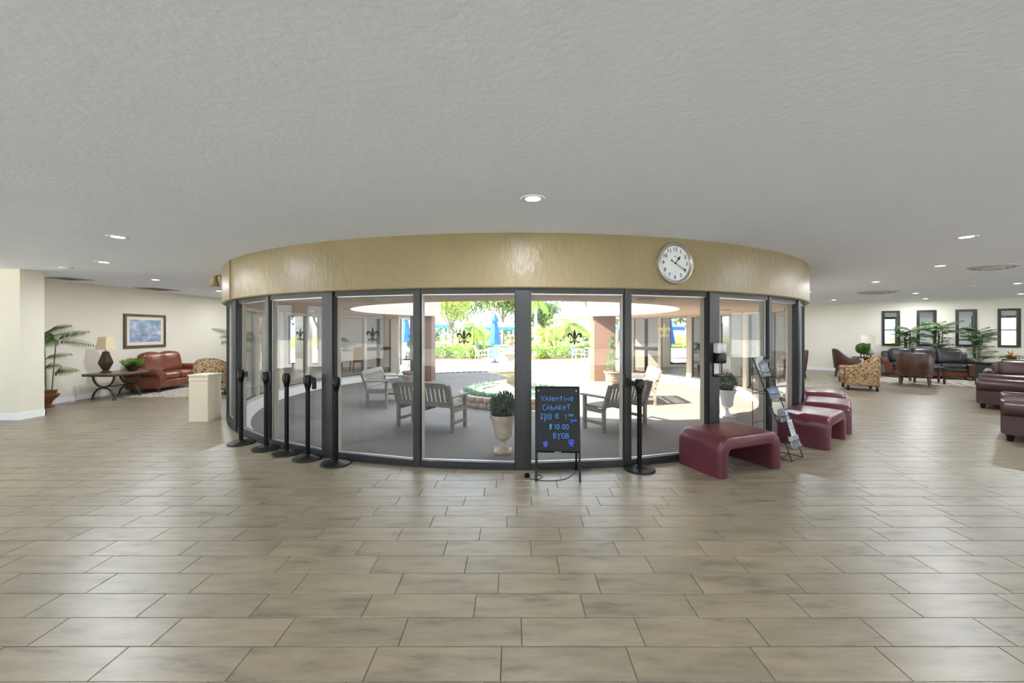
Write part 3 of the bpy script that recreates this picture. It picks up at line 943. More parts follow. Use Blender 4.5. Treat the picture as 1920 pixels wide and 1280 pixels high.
for s in (1.5, 4.5, 7.2):
    p = WM @ Vector((s, 2.2, 0)); downlight(p.x, p.y, 'recessed downlight in the side room behind the windows', 'downlights of the side room')

# flush lights under the courtyard roof
_fl = MB().lathe([(0.13, 0.0), (0.135, -0.02), (0.11, -0.045), (0.05, -0.062), (0.002, -0.066)], n=28).mesh('flush_light', M['shade_white'], smooth=True)
for az, r, l in ((-22, 5.15, 'round flush light under the courtyard roof at its near left'), (24, 4.9, 'round flush light under the courtyard roof at its near right'),
                 (-140, 4.9, 'round flush light under the courtyard roof by the left pillar'), (138, 4.9, 'round flush light under the courtyard roof by the right pillar'),
                 (75, 5.0, 'round flush light under the courtyard roof at its right side'), (-78, 5.0, 'round flush light under the courtyard roof at its left side')):
    tag(link('flush_light', _fl, None, ring(az, r, ZS)), l, 'ceiling light', 'flush lights under the courtyard roof')

# air grilles
def grille(loc, rz, w, d, n, label):
    t = thing('air_vent', label, 'vent', loc, rz, 'ceiling air vents')
    MB().box(-w/2, w/2, -d/2, d/2, -0.002, 0.0).build('backing', M['vent_dark'], t)
    b = 0.03
    MB().box(-w/2, w/2, -d/2, -d/2 + b, -0.014, 0).box(-w/2, w/2, d/2 - b, d/2, -0.014, 0).box(-w/2, -w/2 + b, -d/2 + b, d/2 - b, -0.014, 0).box(w/2 - b, w/2, -d/2 + b, d/2 - b, -0.014, 0).build('frame', M['vent'], t)
    sl = MB(); sl.M = Matrix.Rotation(R(35), 4, 'X'); sl.box(-w/2 + b, w/2 - b, -0.014, 0.014, -0.001, 0.001)
    me = sl.mesh('slat', M['vent'])
    for k in range(n):
        link('slat', me, t, (0, -d/2 + b + (d - 2*b) * (k + 0.5) / n, -0.010))
grille((-9.1, 8.45, ZC), 0, 0.5, 0.5, 8, 'square ceiling air vent above the potted palm on the left')
grille((-9.1, 10.55, ZC), 0, 0.55, 0.75, 8, 'slatted ceiling air vent above the framed landscape print')
def round_diffuser(loc, r, label):
    t = thing('air_diffuser', label, 'vent', loc, 0, 'round ceiling diffusers')
    for k, f in enumerate((1.0, 0.72, 0.46)):
        MB().lathe([(r * f, 0.0), (r * f, -0.012 - 0.012 * k), (r * f * 0.84, -0.03 - 0.012 * k), (r * f * 0.80, -0.028 - 0.012 * k), (r * f * 0.86, 0.0)], n=36, caps=False).build('cone', M['vent'], t, smooth=True)
    MB().lathe([(r * 0.9, -0.002), (r * 0.9, 0.0)], n=36).build('backing', M['vent_dark'], t)
p = Vector((8.15, 6.85, ZC)); round_diffuser((8.05, 6.87, ZC), 0.30, 'large round ceiling diffuser near the right edge')
round_diffuser((10.12, 11.36, ZC), 0.46, 'round ceiling diffuser above the brown armchairs')
_sp = MB().lathe([(0.085, 0.0), (0.085, -0.02), (0.06, -0.035), (0.002, -0.038)], n=24).mesh('smoke_detector', M['white_trim'], smooth=True)
tag(link('smoke_detector', _sp, None, (5.15, 7.3, ZC)), 'white round smoke detector on the ceiling beside the fascia', 'smoke detector')
tag(link('ceiling_speaker', _sp, None, (10.9, 9.75, ZC)), 'white round ceiling speaker right of the diffuser', 'speaker')
tag(link('ceiling_speaker', _sp, None, (-7.55, 6.95, ZC)), 'white round ceiling speaker on the left near the pier', 'speaker')

# clock on the fascia
az, _d = on_ring(1264, RF)
p = ring(az, RF)
cl = thing('wall_clock', 'round silver wall clock reading twenty past one on the tan fascia', 'clock', (p.x, p.y, 2.326), R(az))
CR = 0.243
MB().lathe([(CR * 0.80, -0.02), (CR * 0.83, 0.030), (CR * 0.90, 0.046), (CR * 0.97, 0.040), (CR, 0.022), (CR, -0.02)], n=64).build('rim', M['silver'], cl, smooth=True, rot=(PI / 2, 0, 0))
MB().lathe([(CR * 0.82, 0.0), (CR * 0.82, 0.016), (0.001, 0.016)], n=64, caps=True).build('dial', M['dial'], cl, rot=(PI / 2, 0, 0))
def text_mesh(s, size, name, m, align='CENTER', extrude=0.0008):
    cu = bpy.data.curves.new(name, 'FONT'); cu.body = s; cu.size = size; cu.align_x = align; cu.align_y = 'CENTER'; cu.extrude = extrude; cu.resolution_u = 3
    o = bpy.data.objects.new(name, cu); COL.objects.link(o)
    dg = bpy.context.evaluated_depsgraph_get(); dg.update()
    me = bpy.data.meshes.new_from_object(o.evaluated_get(dg))
    bpy.data.objects.remove(o); me.materials.clear(); me.materials.append(m)
    return me
for h in range(1, 13):
    a = R(90 - 30 * h); rr = CR * 0.655
    link('numeral', text_mesh(str(h), 0.062, 'numeral', M['black']), cl, (rr * math.cos(a), -0.0185, rr * math.sin(a)), (PI / 2, 0, 0))
def hand(a, ln, tail, w, spade, y, name):
    mb = MB(); a = R(90 - a); d = Vector((math.cos(a), 0, math.sin(a))); s = Vector((-d.z, 0, d.x))
    def P(u, v): return d * u + s * v + Vector((0, y, 0))
    mb.bar(P(-tail, 0), P(ln, 0), w, 0.002, up=(0, 1, 0))
    if tail > 0.03: mb.tube([P(-tail, 0) + Vector((0, -0.002, 0)), P(-tail, 0) + Vector((0, 0.002, 0))], 0.009, 12)
    q = [P(ln - spade, 0), P(ln - spade * 0.6, spade * 0.30), P(ln, 0), P(ln - spade * 0.6, -spade * 0.30)]
    mb.loft([[x + Vector((0, -0.001, 0)) for x in q], [x + Vector((0, 0.001, 0)) for x in q]])
    mb.build(name, M['black'], cl)
hand(40, 0.105, 0.0, 0.008, 0.055, -0.022, 'hour_hand')
hand(120, 0.150, 0.062, 0.006, 0.030, -0.026, 'minute_hand')
MB().tube([(0, -0.016, 0), (0, -0.030, 0)], 0.008, 14).build('hub', M['black'], cl)
MB().bar((-0.010, -0.0175, 0.074), (0, -0.0175, 0.088), 0.004, 0.0015, up=(0,1,0)).bar((0.010, -0.0175, 0.074), (0, -0.0175, 0.088), 0.004, 0.0015, up=(0,1,0)).build('maker_mark', M['black'], cl)

# small bell-shaded wall light at the left end of the fascia
az = -56.0
p = ring(az, RF)
sc_ = thing('wall_light', 'small bell-shaded wall light high on the left end of the fascia', 'wall light', (p.x, p.y, 2.40), R(az))
MB().rbox((0, 0, 0.09), (0.09, 0.03, 0.12), 0.01).build('mount', M['fascia'], sc_)
MB().tube([(0, 0, 0.10), (0, -0.04, 0.115), (0, -0.07, 0.112), (0, -0.10, 0.09)], 0.009, 8).build('arm', M['bronze'], sc_, smooth=True)
MB().lathe([(0.04, 0.10), (0.045, 0.06), (0.056, 0.0), (0.074, -0.06), (0.08, -0.07), (0.076, -0.07), (0.052, 0.0), (0.04, 0.06)], n=24, c=(0, -0.10, 0)).build('bell_shade', mat('tan_bell_shade', srgb(150, 128, 88), 0.6), sc_, smooth=True)

# fleur-de-lis vinyl on the panes
def fleur(mb, y):
    def petal(pts):
        mb.loft([[(x, y - 0.0008, z) for x, z in pts], [(x, y + 0.0008, z) for x, z in pts]])
    def ribbon(path, widths):
        """a tapering curved stroke"""
        P_ = smooth2(path); n = len(P_)
        L_, R_ = [], []
        for i, p in enumerate(P_):
            d = (P_[min(i + 1, n - 1)] - P_[max(i - 1, 0)]).normalized(); s = Vector((-d.y, d.x))
            f = i / (n - 1) * (len(widths) - 1); j = min(int(f), len(widths) - 2)
            w = widths[j] + (widths[j + 1] - widths[j]) * (f - j)
            L_.append(p + s * w / 2); R_.append(p - s * w / 2)
        for i in range(n - 1): petal([tuple(L_[i]), tuple(L_[i + 1]), tuple(R_[i + 1]), tuple(R_[i])])
    def smooth2(pts, n=5):
        V = [Vector(p) for p in pts]; out = []
        for i in range(len(V) - 1):
            p0, p1, p2, p3 = V[max(i-1, 0)], V[i], V[i+1], V[min(i+2, len(V)-1)]
            for k in range(n):
                t = k / n
                out.append(0.5 * ((2*p1) + (-p0 + p2)*t + (2*p0 - 5*p1 + 4*p2 - p3)*t*t + (-p0 + 3*p1 - 3*p2 + p3)*t**3))
        return out + [V[-1]]
    ribbon([(0, 0.090), (0.0, 0.06), (0.0, 0.03), (0, 0.0), (0, -0.026)], [0.002, 0.022, 0.040, 0.026, 0.014])
    for s in (-1, 1):
        ribbon([(s * 0.012, -0.026), (s * 0.022, -0.002), (s * 0.038, 0.024), (s * 0.058, 0.034), (s * 0.074, 0.022), (s * 0.072, 0.002), (s * 0.058, -0.002)], [0.008, 0.014, 0.020, 0.024, 0.022, 0.014, 0.006])
        ribbon([(s * 0.008, -0.042), (s * 0.022, -0.050), (s * 0.036, -0.062), (s * 0.052, -0.060), (s * 0.058, -0.046)], [0.010, 0.012, 0.015, 0.014, 0.005])
    petal([(-0.026, -0.036), (0.026, -0.036), (0.026, -0.030), (-0.026, -0.030)])
    ribbon([(0, -0.038), (0, -0.060), (0, -0.090)], [0.014, 0.024, 0.003])
for px, zc, k, mm, lab in ((561, 1.495, 8, 'decal', 'second pane from the left stanchions'), (697, 1.50, 9, 'decal', 'pane left of the bench seen from behind'),
                      (869.5, 1.478, 11, 'decal', 'pane above the near urn'), (1078, 1.478, 12, 'decal', 'pane above the chalk sign'), (1247, 1.545, 13, 'decal_gold', 'pane left of the sanitiser dispenser')):
    for kk in range(24):
        a0, a1 = posts[kk], posts[kk + 1]
        am, _t = on_ring(px, RC + 0.02)
        if a0 <= am < a1: break
    mid = (a0 + a1) / 2
    off_x = RC * math.tan(R(am - mid))
    mb = MB(); mb.M = local(mid) @ Matrix.Translation((off_x, RC + 0.005, zc))
    fleur(mb, 0)
    o = mb.build('fleur_decal', M[mm])
    tag(o, ('gold' if mm == 'decal_gold' else 'black') + ' fleur-de-lis decal on the ' + lab, 'decal', 'fleur-de-lis glass decals')

# sanitiser dispenser on the post
az = AZ0 + 22.5
sd = thing('sanitizer_dispenser', 'clear and black hand sanitiser dispenser mounted on a black post', 'dispenser', ring(az, RG + 0.07, 1.12), R(az))
X_ = 0.035
MB().rbox((X_, -0.045, 0.09), (0.14, 0.09, 0.12), 0.02, 3).build('body', M['black'], sd, smooth=True)
MB().rbox((X_, -0.045, 0.215), (0.145, 0.095, 0.13), 0.025, 3).build('tank', mat('frosted_tank', srgb(206, 206, 206), 0.2, col2=srgb(176, 178, 180), nscale=9, stretch=(3,3,0.3)), sd, smooth=True)
MB().box(X_ - 0.06, X_ + 0.03, -0.006, 0, -0.10, 0.03).build('card', M['paper'], sd)
MB().rbox((X_, -0.05, -0.125), (0.15, 0.10, 0.014), 0.006).bar((X_ - 0.06, -0.004, -0.12), (X_ - 0.06, -0.004, 0.04), 0.01, 0.008).build('drip_tray', M['black'], sd, smooth=True)

# ================================================================== STANCHIONS
def stanchion_parts(t, belt=None):
    MB().lathe([(0.168, 0.0), (0.172, 0.008), (0.168, 0.018), (0.13, 0.026), (0.06, 0.034), (0.04, 0.046), (0.034, 0.05), (0.001, 0.05)], n=40).build('base', M['black_rough'], t, smooth=True)
    MB().lathe([(0.026, 0.04), (0.026, 0.86)], n=20).build('post', M['black'], t, smooth=True)
    MB().lathe([(0.028, 0.845), (0.040, 0.90), (0.042, 0.91), (0.042, 1.0), (0.036, 1.01), (0.001, 1.01)], n=20).build('head', M['black'], t, smooth=True)
    MB().box(-0.012, 0.012, -0.047, -0.040, 0.91, 0.99).box(0.040, 0.047, -0.012, 0.012, 0.91, 0.99).box(-0.047, -0.040, -0.012, 0.012, 0.91, 0.99).build('belt_slot', M['black_rough'], t)
    if belt == 'clip':
        MB().rbox((0.075, -0.01, 0.90), (0.05, 0.03, 0.12), 0.008).bar((0.042, -0.01, 0.985), (0.09, -0.01, 0.96), 0.02, 0.03).build('belt_clip', M['black'], t)
    elif belt == 'stub':
        MB().rbox((0.065, 0, 0.95), (0.045, 0.04, 0.075), 0.006).build('belt_clip', M['black'], t)
sl = [((452, 831), 'black belt stanchion farthest from the chalk sign, by the cream pedestal', 'stub'),
      ((499, 841.5), 'black belt stanchion, second from the cream pedestal', None),
      ((537.5, 850), 'black belt stanchion in the middle of the row of five', None),
      ((577, 859.5), 'black belt stanchion with a dangling clip, fourth from the pedestal', 'clip'),
      ((630, 869.5), 'black belt stanchion in front of the wide black post, last of the row of five', None)]
for (px, py), l, b in sl:
    p = at_floor(px, py)
    t = thing('belt_stanchion', l, 'stanchion', p, 0.2, 'belt stanchions along the glass')
    stanchion_parts(t, b)
p = at_floor(1199, 880)
t = thing('belt_stanchion', 'black belt stanchion standing right of the chalk sign with its belt hooked to the frame', 'stanchion', p, 0, 'belt stanchions along the glass')
stanchion_parts(t, None)
MB().bar((-0.045, 0.0, 0.95), (-0.125, 0.095, 0.985), 0.012, 0.05).rbox((-0.135, 0.105, 0.985), (0.03, 0.03, 0.13), 0.006).build('belt', M['black_rough'], t)

# ================================================================== A-FRAME SIGN
SY = 0.06
sign = thing('sandwich_board', 'black A-frame board with blue handwriting announcing a Valentine cabaret', 'sign board', (0.482, 4.385, 0), -SY)
SW, SHT, BZ0 = 0.470, 0.955, 0.285
lean = 0.165
def sp(x, z, off=0.0):        # a point on the leaning front plane
    f = (SHT - z) / SHT
    return Vector((x, -lean * f - off, z))
for s in (-1, 1):
    mb = MB(); mb.bar(sp(s * (SW/2 - 0.011), 0.0), sp(s * (SW/2 - 0.011), SHT), 0.022, 0.022, up=(0, 1, 0)); mb.build('leg', M['black'], sign)
    mb = MB(); mb.bar((s * (SW/2 - 0.018), 0.185, 0.0), (s * (SW/2 - 0.018), 0.012, SHT - 0.04), 0.020, 0.018, up=(0, 1, 0)); mb.build('rear_leg', M['black'], sign)
mb = MB(); mb.bar((-SW/2 + 0.01, 0.142, 0.235), (SW/2 - 0.01, 0.142, 0.235), 0.016, 0.034); mb.build('brace', M['black'], sign)
mb = MB(); mb.loft([[sp(-SW/2, SHT, 0.010), sp(SW/2, SHT, 0.010), sp(SW/2, BZ0, 0.010), sp(-SW/2, BZ0, 0.010)], [sp(-SW/2, SHT, -0.010), sp(SW/2, SHT, -0.010), sp(SW/2, BZ0, -0.010), sp(-SW/2, BZ0, -0.010)]])
panel = mb.build('writing_panel', M['sign_board'], sign)
mb = MB()
for a, b in ((sp(-SW/2, SHT - 0.006, 0.011), sp(SW/2, SHT - 0.006, 0.011)), (sp(-SW/2, BZ0 + 0.008, 0.011), sp(SW/2, BZ0 + 0.008, 0.011))):
    mb.bar(a, b, 0.016, 0.016)
for s in (-1, 1): mb.bar(sp(s * (SW/2 - 0.008), BZ0, 0.011), sp(s * (SW/2 - 0.008), SHT, 0.011), 0.016, 0.016, up=(0, 1, 0))
mb.build('panel_edge', M['black'], sign)
mb = MB()
mb.bar(sp(-0.035, BZ0 + 0.008, 0.02), sp(0.035, BZ0 + 0.008, 0.02), 0.002, 0.008); mb.build('maker_plate', M['silver'], sign)
mb = MB()
for s in (-1, 1):
    c = sp(s * (SW/2 - 0.035), SHT - 0.045, 0.012); mb.tube([c, c + Vector((0, -0.006, 0))], 0.007, 10)
mb.build('stud', M['silver'], sign)
# handwriting: every stroke a thin raised line; glyphs drawn in a 0..1 box
def arc(cx, cy, rx, ry, a0, a1, n=10):
    return [(cx + rx * math.cos(R(a0 + (a1 - a0) * k / n)), cy + ry * math.sin(R(a0 + (a1 - a0) * k / n))) for k in range(n + 1)]
G = {
 'V': [[(0, 1), (0.45, 0), (0.95, 1.05)]],
 'A': [[(0, 0), (0.45, 1), (0.9, 0)], [(0.15, 0.38), (0.75, 0.38)]],
 'l': [[(0.5, 1.1), (0.45, 0)]],
 'e': [[(0.1, 0.35), (0.85, 0.42)] + arc(0.47, 0.36, 0.38, 0.34, 10, 320, 14)],
 'n': [[(0.1, 0), (0.12, 0.65)], [(0.12, 0.45), (0.4, 0.68), (0.75, 0.55), (0.8, 0)]],
 't': [[(0.45, 1), (0.42, 0)], [(0.05, 0.72), (0.85, 0.75)]],
 'i': [[(0.5, 0.6), (0.5, 0)], [(0.5, 0.85), (0.55, 0.9)]],
 'N': [[(0.05, 0), (0.1, 0.6), (0.8, 0.02), (0.85, 0.65)]],
 'C': [arc(0.55, 0.5, 0.5, 0.52, 60, 310, 14)],
 'B': [[(0.12, 0), (0.1, 1)], [(0.1, 1), (0.7, 0.92), (0.72, 0.62), (0.15, 0.5), (0.85, 0.42), (0.85, 0.08), (0.12, 0)]],
 'b': [[(0.12, 1), (0.12, 0), (0.6, 0.0), (0.8, 0.25), (0.6, 0.45), (0.14, 0.4)]],
 'R': [[(0.1, 0), (0.1, 0.9), (0.65, 0.82), (0.65, 0.5), (0.12, 0.42), (0.8, 0)]],
 'T': [[(0, 0.95), (1, 1)], [(0.5, 0.98), (0.48, 0)]],
 '2': [arc(0.4, 0.72, 0.32, 0.28, 160, -30, 8) + [(0.1, 0.05), (0.35, 0.2), (0.85, 0.05)]],
 '/': [[(0.35, -0.45), (0.6, 1.05)]],
 '1': [[(0.5, 1), (0.48, 0)]],
 '0': [arc(0.45, 0.5, 0.38, 0.5, 90, 450, 16)],
 '@': [arc(0.5, 0.5, 0.5, 0.5, -20, -330, 16), [(0.25, 0.45), (0.8, 0.6), (0.7, 0.75), (0.4, 0.6)]],
 '7': [[(0.0, 0.9), (0.75, 1.0), (0.4, 0)]],
 ':': [[(0.45, 0.25), (0.5, 0.28)], [(0.45, 0.7), (0.5, 0.73)]],
 '.': [[(0.45, 0.02), (0.52, 0.06)]],
 'p': [[(0.12, 0.6), (0.1, -0.45)], arc(0.42, 0.32, 0.3, 0.3, 150, -180, 12)],
 'm': [[(0.05, 0), (0.08, 0.6)], [(0.08, 0.4), (0.28, 0.62), (0.45, 0.5), (0.46, 0)], [(0.46, 0.4), (0.68, 0.62), (0.88, 0.5), (0.9, 0)]],
 '$': [[(0.9, 0.85), (0.45, 0.95), (0.15, 0.72), (0.75, 0.4), (0.65, 0.12), (0.1, 0.1)], [(0.5, 1.12), (0.45, -0.1)]],
 'Y': [[(0.0, 1), (0.42, 0.5)], [(0.95, 1.05), (0.42, 0.5), (0.36, -0.35)]],
 'O': [arc(0.48, 0.5, 0.44, 0.5, 90, 450, 16)],
}
def write(mb, s, x, z, h, w, gap, r=0.0026, rise=0.0):
    for ch in s:
        if ch == ' ':
            x += w * 0.8; continue
        cw = w * (0.45 if ch in 'li1:./' else 1.0)
        for st in G[ch]:
            pts = [sp(x + px * cw, z + pz * h, 0.013) for px, pz in st]
            if len(pts) >= 2: mb.tube(pts, r * 0.82, 5)
        x += cw + gap; z += rise
    return x
mb = MB()
write(mb, 'VAlentiNe', -0.172, 0.802, 0.052, 0.038, 0.0055, rise=0.001)
write(mb, 'CAbAReT', -0.155, 0.712, 0.050, 0.036, 0.0065, rise=0.0012)
mb.build('handwriting', M['ink'], panel)
mb = MB()
write(mb, '2/10', -0.182, 0.617, 0.056, 0.036, 0.006, r=0.003)
write(mb, '@', -0.022, 0.628, 0.046, 0.036, 0.006)
write(mb, '7', 0.072, 0.618, 0.046, 0.032, 0.006)
write(mb, ':00', 0.104, 0.652, 0.020, 0.024, 0.003)
write(mb, '$', -0.092, 0.520, 0.046, 0.040, 0.012, r=0.0042)
write(mb, '10.00', -0.030, 0.520, 0.048, 0.032, 0.006, r=0.003)
write(mb, 'BYOB', -0.046, 0.428, 0.050, 0.036, 0.008, r=0.003)
mb.build('handwriting', M['ink'], panel)
mb = MB()
write(mb, 'pm', 0.142, 0.597, 0.032, 0.028, 0.005, r=0.0035)
for cx_, cz_, s in ((-0.128, 0.362, 0.9), (0.142, 0.378, 1.05)):
    for st in (arc(-0.3, 0.35, 0.35, 0.5, 60, 330, 12), arc(0.35, 0.3, 0.35, 0.55, 200, -100, 12), [(-0.5, -0.75), (0.0, -0.2), (0.45, -0.8)], arc(0.0, 0.1, 0.22, 0.3, 0, 360, 10), [(-0.6, 0.8), (-0.3, 1.0)], [(0.2, 0.9), (0.5, 1.05)]):
        mb.tube([sp(cx_ + px * 0.034 * s, cz_ + pz * 0.038 * s, 0.013) for px, pz in st], 0.0030, 5)
mb.build('doodle', M['ink2'], panel)
# power lead of the board
pl = thing('power_lead', 'thin dark power lead with a small adapter on the floor under the A-frame board', 'cable', (0, 0, 0))
P3 = lambda x, y, z=0.004: at_floor(x, y) + Vector((0, 0, z))
def smooth_path(pts, n=6):
    out = []
    P_ = [Vector(p) for p in pts]
    for i in range(len(P_) - 1):
        p0, p1, p2, p3 = P_[max(i-1, 0)], P_[i], P_[i+1], P_[min(i+2, len(P_)-1)]
        for k in range(n):
            t = k / n
            out.append(0.5 * ((2*p1) + (-p0 + p2)*t + (2*p0 - 5*p1 + 4*p2 - p3)*t*t + (-p0 + 3*p1 - 3*p2 + p3)*t**3))
    out.append(P_[-1]); return out
loop_ = [P3(992, 897), P3(1000, 899), P3(1010, 898), P3(1017, 894), P3(1010, 891), P3(1002, 893), P3(1002, 898), P3(1015, 901), P3(1040, 901), P3(1062, 897), P3(1075, 888), P3(1079, 880), Vector((0.70, 4.52, 0.12)), Vector((0.69, 4.46, 0.30))]
MB().tube(smooth_path(loop_), 0.0035, 6).build('cord', M['black'], pl, smooth=True)
q = P3(988, 895, 0.0)
a_ = MB(); a_.M = Matrix.Translation(q) @ Matrix.Rotation(0.5, 4, 'Z'); a_.rbox((0, 0, 0.022), (0.05, 0.034, 0.044), 0.006); a_.build('adapter', M['black'], pl, smooth=True)
a_ = MB(); a_.M = Matrix.Translation(q) @ Matrix.Rotation(0.5, 4, 'Z'); a_.box(-0.045, -0.024, -0.008, -0.006, 0.016, 0.024).box(-0.045, -0.024, 0.006, 0.008, 0.016, 0.024); a_.build('prong', M['steel'], pl)

# ================================================================== BURGUNDY BENCHES
def waterfall_mesh():
    w, h, th, d = 0.93, 0.425, 0.135, 0.60
    ro, ri, n = 0.15, 0.05, 8
    pts = [(-w/2, 0)]
    pts += [(-w/2 + ro - ro * math.cos(R(90 * k / n)), h - ro + ro * math.sin(R(90 * k / n))) for k in range(n + 1)]
    pts += [(w/2 - ro + ro * math.sin(R(90 * k / n)), h - ro + ro * math.cos(R(90 * k / n))) for k in range(n + 1)]
    pts += [(w/2, 0), (w/2 - th + 0.02, 0)]
    z_in = h - 0.14
    pts += [(w/2 - th - ri * (1 - math.cos(R(90 * k / 4))), z_in - ri + ri * math.sin(R(90 * k / 4))) for k in range(5)]
    pts += [(-w/2 + th + ri * (1 - math.sin(R(90 * k / 4))), z_in - ri + ri * math.cos(R(90 * k / 4))) for k in range(5)]
    pts += [(-w/2 + th - 0.02, 0)]
    c = Vector((0, h * 0.7))
    rings = []
    b = 0.05
    q_ = [(b * (1 - math.sin(R(a))), b * (1 - math.cos(R(a)))) for a in (90, 68, 46, 23, 0)]
    q_ = [(b - b * math.sin(R(a)), b - b * math.cos(R(a))) for a in (90, 68, 46, 23, 0)]
    ys = [(-d/2 + y, o) for y, o in q_] + [(-d/6, -0.008), (d/6, -0.008)] + [(d/2 - y, o) for y, o in reversed(q_)]
    cen = []
    # offset every profile point inwards along its normal
    m = len(pts)
    nr = []
    for k in range(m):
        p0, p1 = Vector(pts[k - 1]), Vector(pts[(k + 1) % m])
        t = (p1 - p0).normalized(); nr.append(Vector((t.y, -t.x)))
    for y, off in ys:
        rings.append([(pts[k][0] + nr[k].x * off * 0.6, y, max(0.0, pts[k][1] + nr[k].y * off * 0.6)) for k in range(m)])
    mb = MB().loft(rings)
    return mb
WB = waterfall_mesh().mesh('upholstery', M['burgundy'], smooth=True)
def pleat():
    mb = MB()
    for s in (-1, 1):
        for y in (-0.292, 0.292):
            mb.tube([(s * 0.330, y, 0.285), (s * 0.352, y * 1.012, 0.335), (s * 0.385, y * 1.0, 0.398)], [0.004, 0.010, 0.004], 6)
    return mb.mesh('corner_pleat', M['burgundy'], smooth='all')
PL = pleat()
for az, rr, l in ((21.9, 6.50, 'burgundy upholstered waterfall bench nearest the camera, beside the black stanchion'),
                  (40.2, 6.47, 'burgundy waterfall bench just behind the brochure rack'),
                  (51.0, 6.50, 'burgundy waterfall bench, third along the drum from the camera'),
                  (63.0, 6.50, 'burgundy waterfall bench farthest along the right side of the drum')):
    p = ring(az, rr, 0)
    t = thing('waterfall_bench', l, 'bench', p, R(az), 'burgundy benches along the drum')
    link('upholstery', WB, t); link('corner_pleat', PL, t)

# ================================================================== BROCHURE RACK
u = Vector((0.83, 0.56, 0)).normalized(); nn = Vector((-0.56, 0.83, 0)).normalized()
fr = Vector((3.29, 4.83, 0))
rk = thing('brochure_rack', 'leaning black wire rack holding magazines between the first two burgundy benches', 'magazine rack', fr + u * 0.15, math.atan2(u.y, u.x))
RWd, RH, RD = 0.30, 1.19, 0.44
wr = 0.0045
def rp(x, f, out=0.0):                 # on the leaning front: f 0 bottom .. 1 top
    return Vector((x, RD * f - out * 0.94, RH * f + 0.02 - out * 0.35))
for s in (-1, 1):
    MB().tube([rp(s * RWd/2, -0.012), rp(s * RWd/2, 1.0)], 0.006, 8).build('rail', M['black'], rk)
    MB().tube([(s * RWd/2, RD, 0.0), (s * RWd/2, RD, RH + 0.02)], wr, 6).build('upright', M['black'], rk)
    MB().tube([(s * RWd/2, 0, 0.012), (s * RWd/2, RD, 0.012)], wr, 6).build('foot_wire', M['black'], rk)
mb = MB()
for f in (0.0, 0.33, 0.66, 1.0): mb.tube([(-RWd/2, RD * f, 0.012), (RWd/2, RD * f, 0.012)], 0.004, 6)
mb.build('base_wire', M['black'], rk)
mb = MB()
for z in (0.38, 0.76, RH + 0.02): mb.tube([(-RWd/2, RD, z), (RWd/2, RD, z)], 0.004, 6)
for s in (-1, 1):
    for z in (0.76, 1.0): mb.tube([(s * RWd/2, RD, z), rp(s * RWd/2, z / RH - 0.01)], 0.0035, 6)
mb.build('cross_wire', M['black'], rk)
for f in (0.13, 0.36, 0.58, 0.80):
    mb = MB()
    o = 0.07
    mb.tube([rp(-RWd/2, f + 0.07), rp(-RWd/2, f + 0.07, o), rp(RWd/2, f + 0.07, o), rp(RWd/2, f + 0.07)], 0.004, 6)
    mb.tube([rp(-RWd/2, f), rp(-RWd/2, f, o), rp(RWd/2, f, o), rp(RWd/2, f)], 0.004, 6)
    for k in range(7):
        x = -RWd/2 + RWd * k / 6
        mb.tube([rp(x, f), rp(x, f, o), rp(x, f + 0.07, o)], 0.0025, 5)
    mb.build('pocket', M['black'], rk)
def sheet(name, label, cat, m, x0, x1, f, h, out, bend=0.0, tilt=0.0, grp='magazines in the wire rack', m2=None):
    mb = MB()
    n = 8
    A, B = [], []
    for k in range(n + 1):
        t = k / n
        o = out + bend * max(0, t - 0.45) ** 2 * 4 + tilt * t
        A.append((rp(x0, f + h * t, o), rp(x1, f + h * t, o))); B.append((rp(x0, f + h * t, o - 0.006), rp(x1, f + h * t, o - 0.006)))
    rings = [[A[k][0], A[k][1], B[k][1], B[k][0]] for k in range(n + 1)]
    Mw = Matrix.Translation(rk.location) @ Matrix.Rotation(rk.rotation_euler.z, 4, 'Z')
    mb.M = Mw
    mb.loft(rings)
    t = mb.build(name, m)
    tag(t, label, cat, grp)
    return t
sheet('magazine', 'black and white magazine bending over in the top pocket of the rack', 'magazine', M['paper_grey'], -0.10, 0.10, 0.81, 0.20, 0.03, bend=0.07)
sheet('magazine', 'white paper curled over the top of the wire rack', 'magazine', M['paper'], -0.13, 0.02, 0.84, 0.19, 0.012, bend=0.05)
sheet('magazine', 'blue-grey magazine flopping forward in the second pocket of the rack', 'magazine', M['paper_blue'], -0.12, 0.13, 0.59, 0.19, 0.035, bend=0.17)
sheet('magazine', 'stack of pale grey leaflets behind the flopping blue magazine', 'magazine', M['paper'], -0.11, 0.04, 0.585, 0.10, 0.016)
sheet('magazine', 'white magazine folded flat forward from the third pocket of the rack', 'magazine', M['paper'], -0.05, 0.14, 0.37, 0.16, 0.03, bend=0.2)
sheet('magazine', 'dark magazine standing in the third pocket of the rack', 'magazine', M['paper_grey'], -0.13, 0.05, 0.37, 0.14, 0.045, bend=0.03)
sheet('brochure', 'tall white printed brochure in the lowest pocket of the rack', 'brochure', M['paper'], -0.02, 0.10, 0.15, 0.24, 0.045, tilt=0.03)
sheet('brochure', 'dark leaflet at the front of the lowest pocket of the rack', 'brochure', M['paper_grey'], -0.13, 0.13, 0.135, 0.10, 0.06)
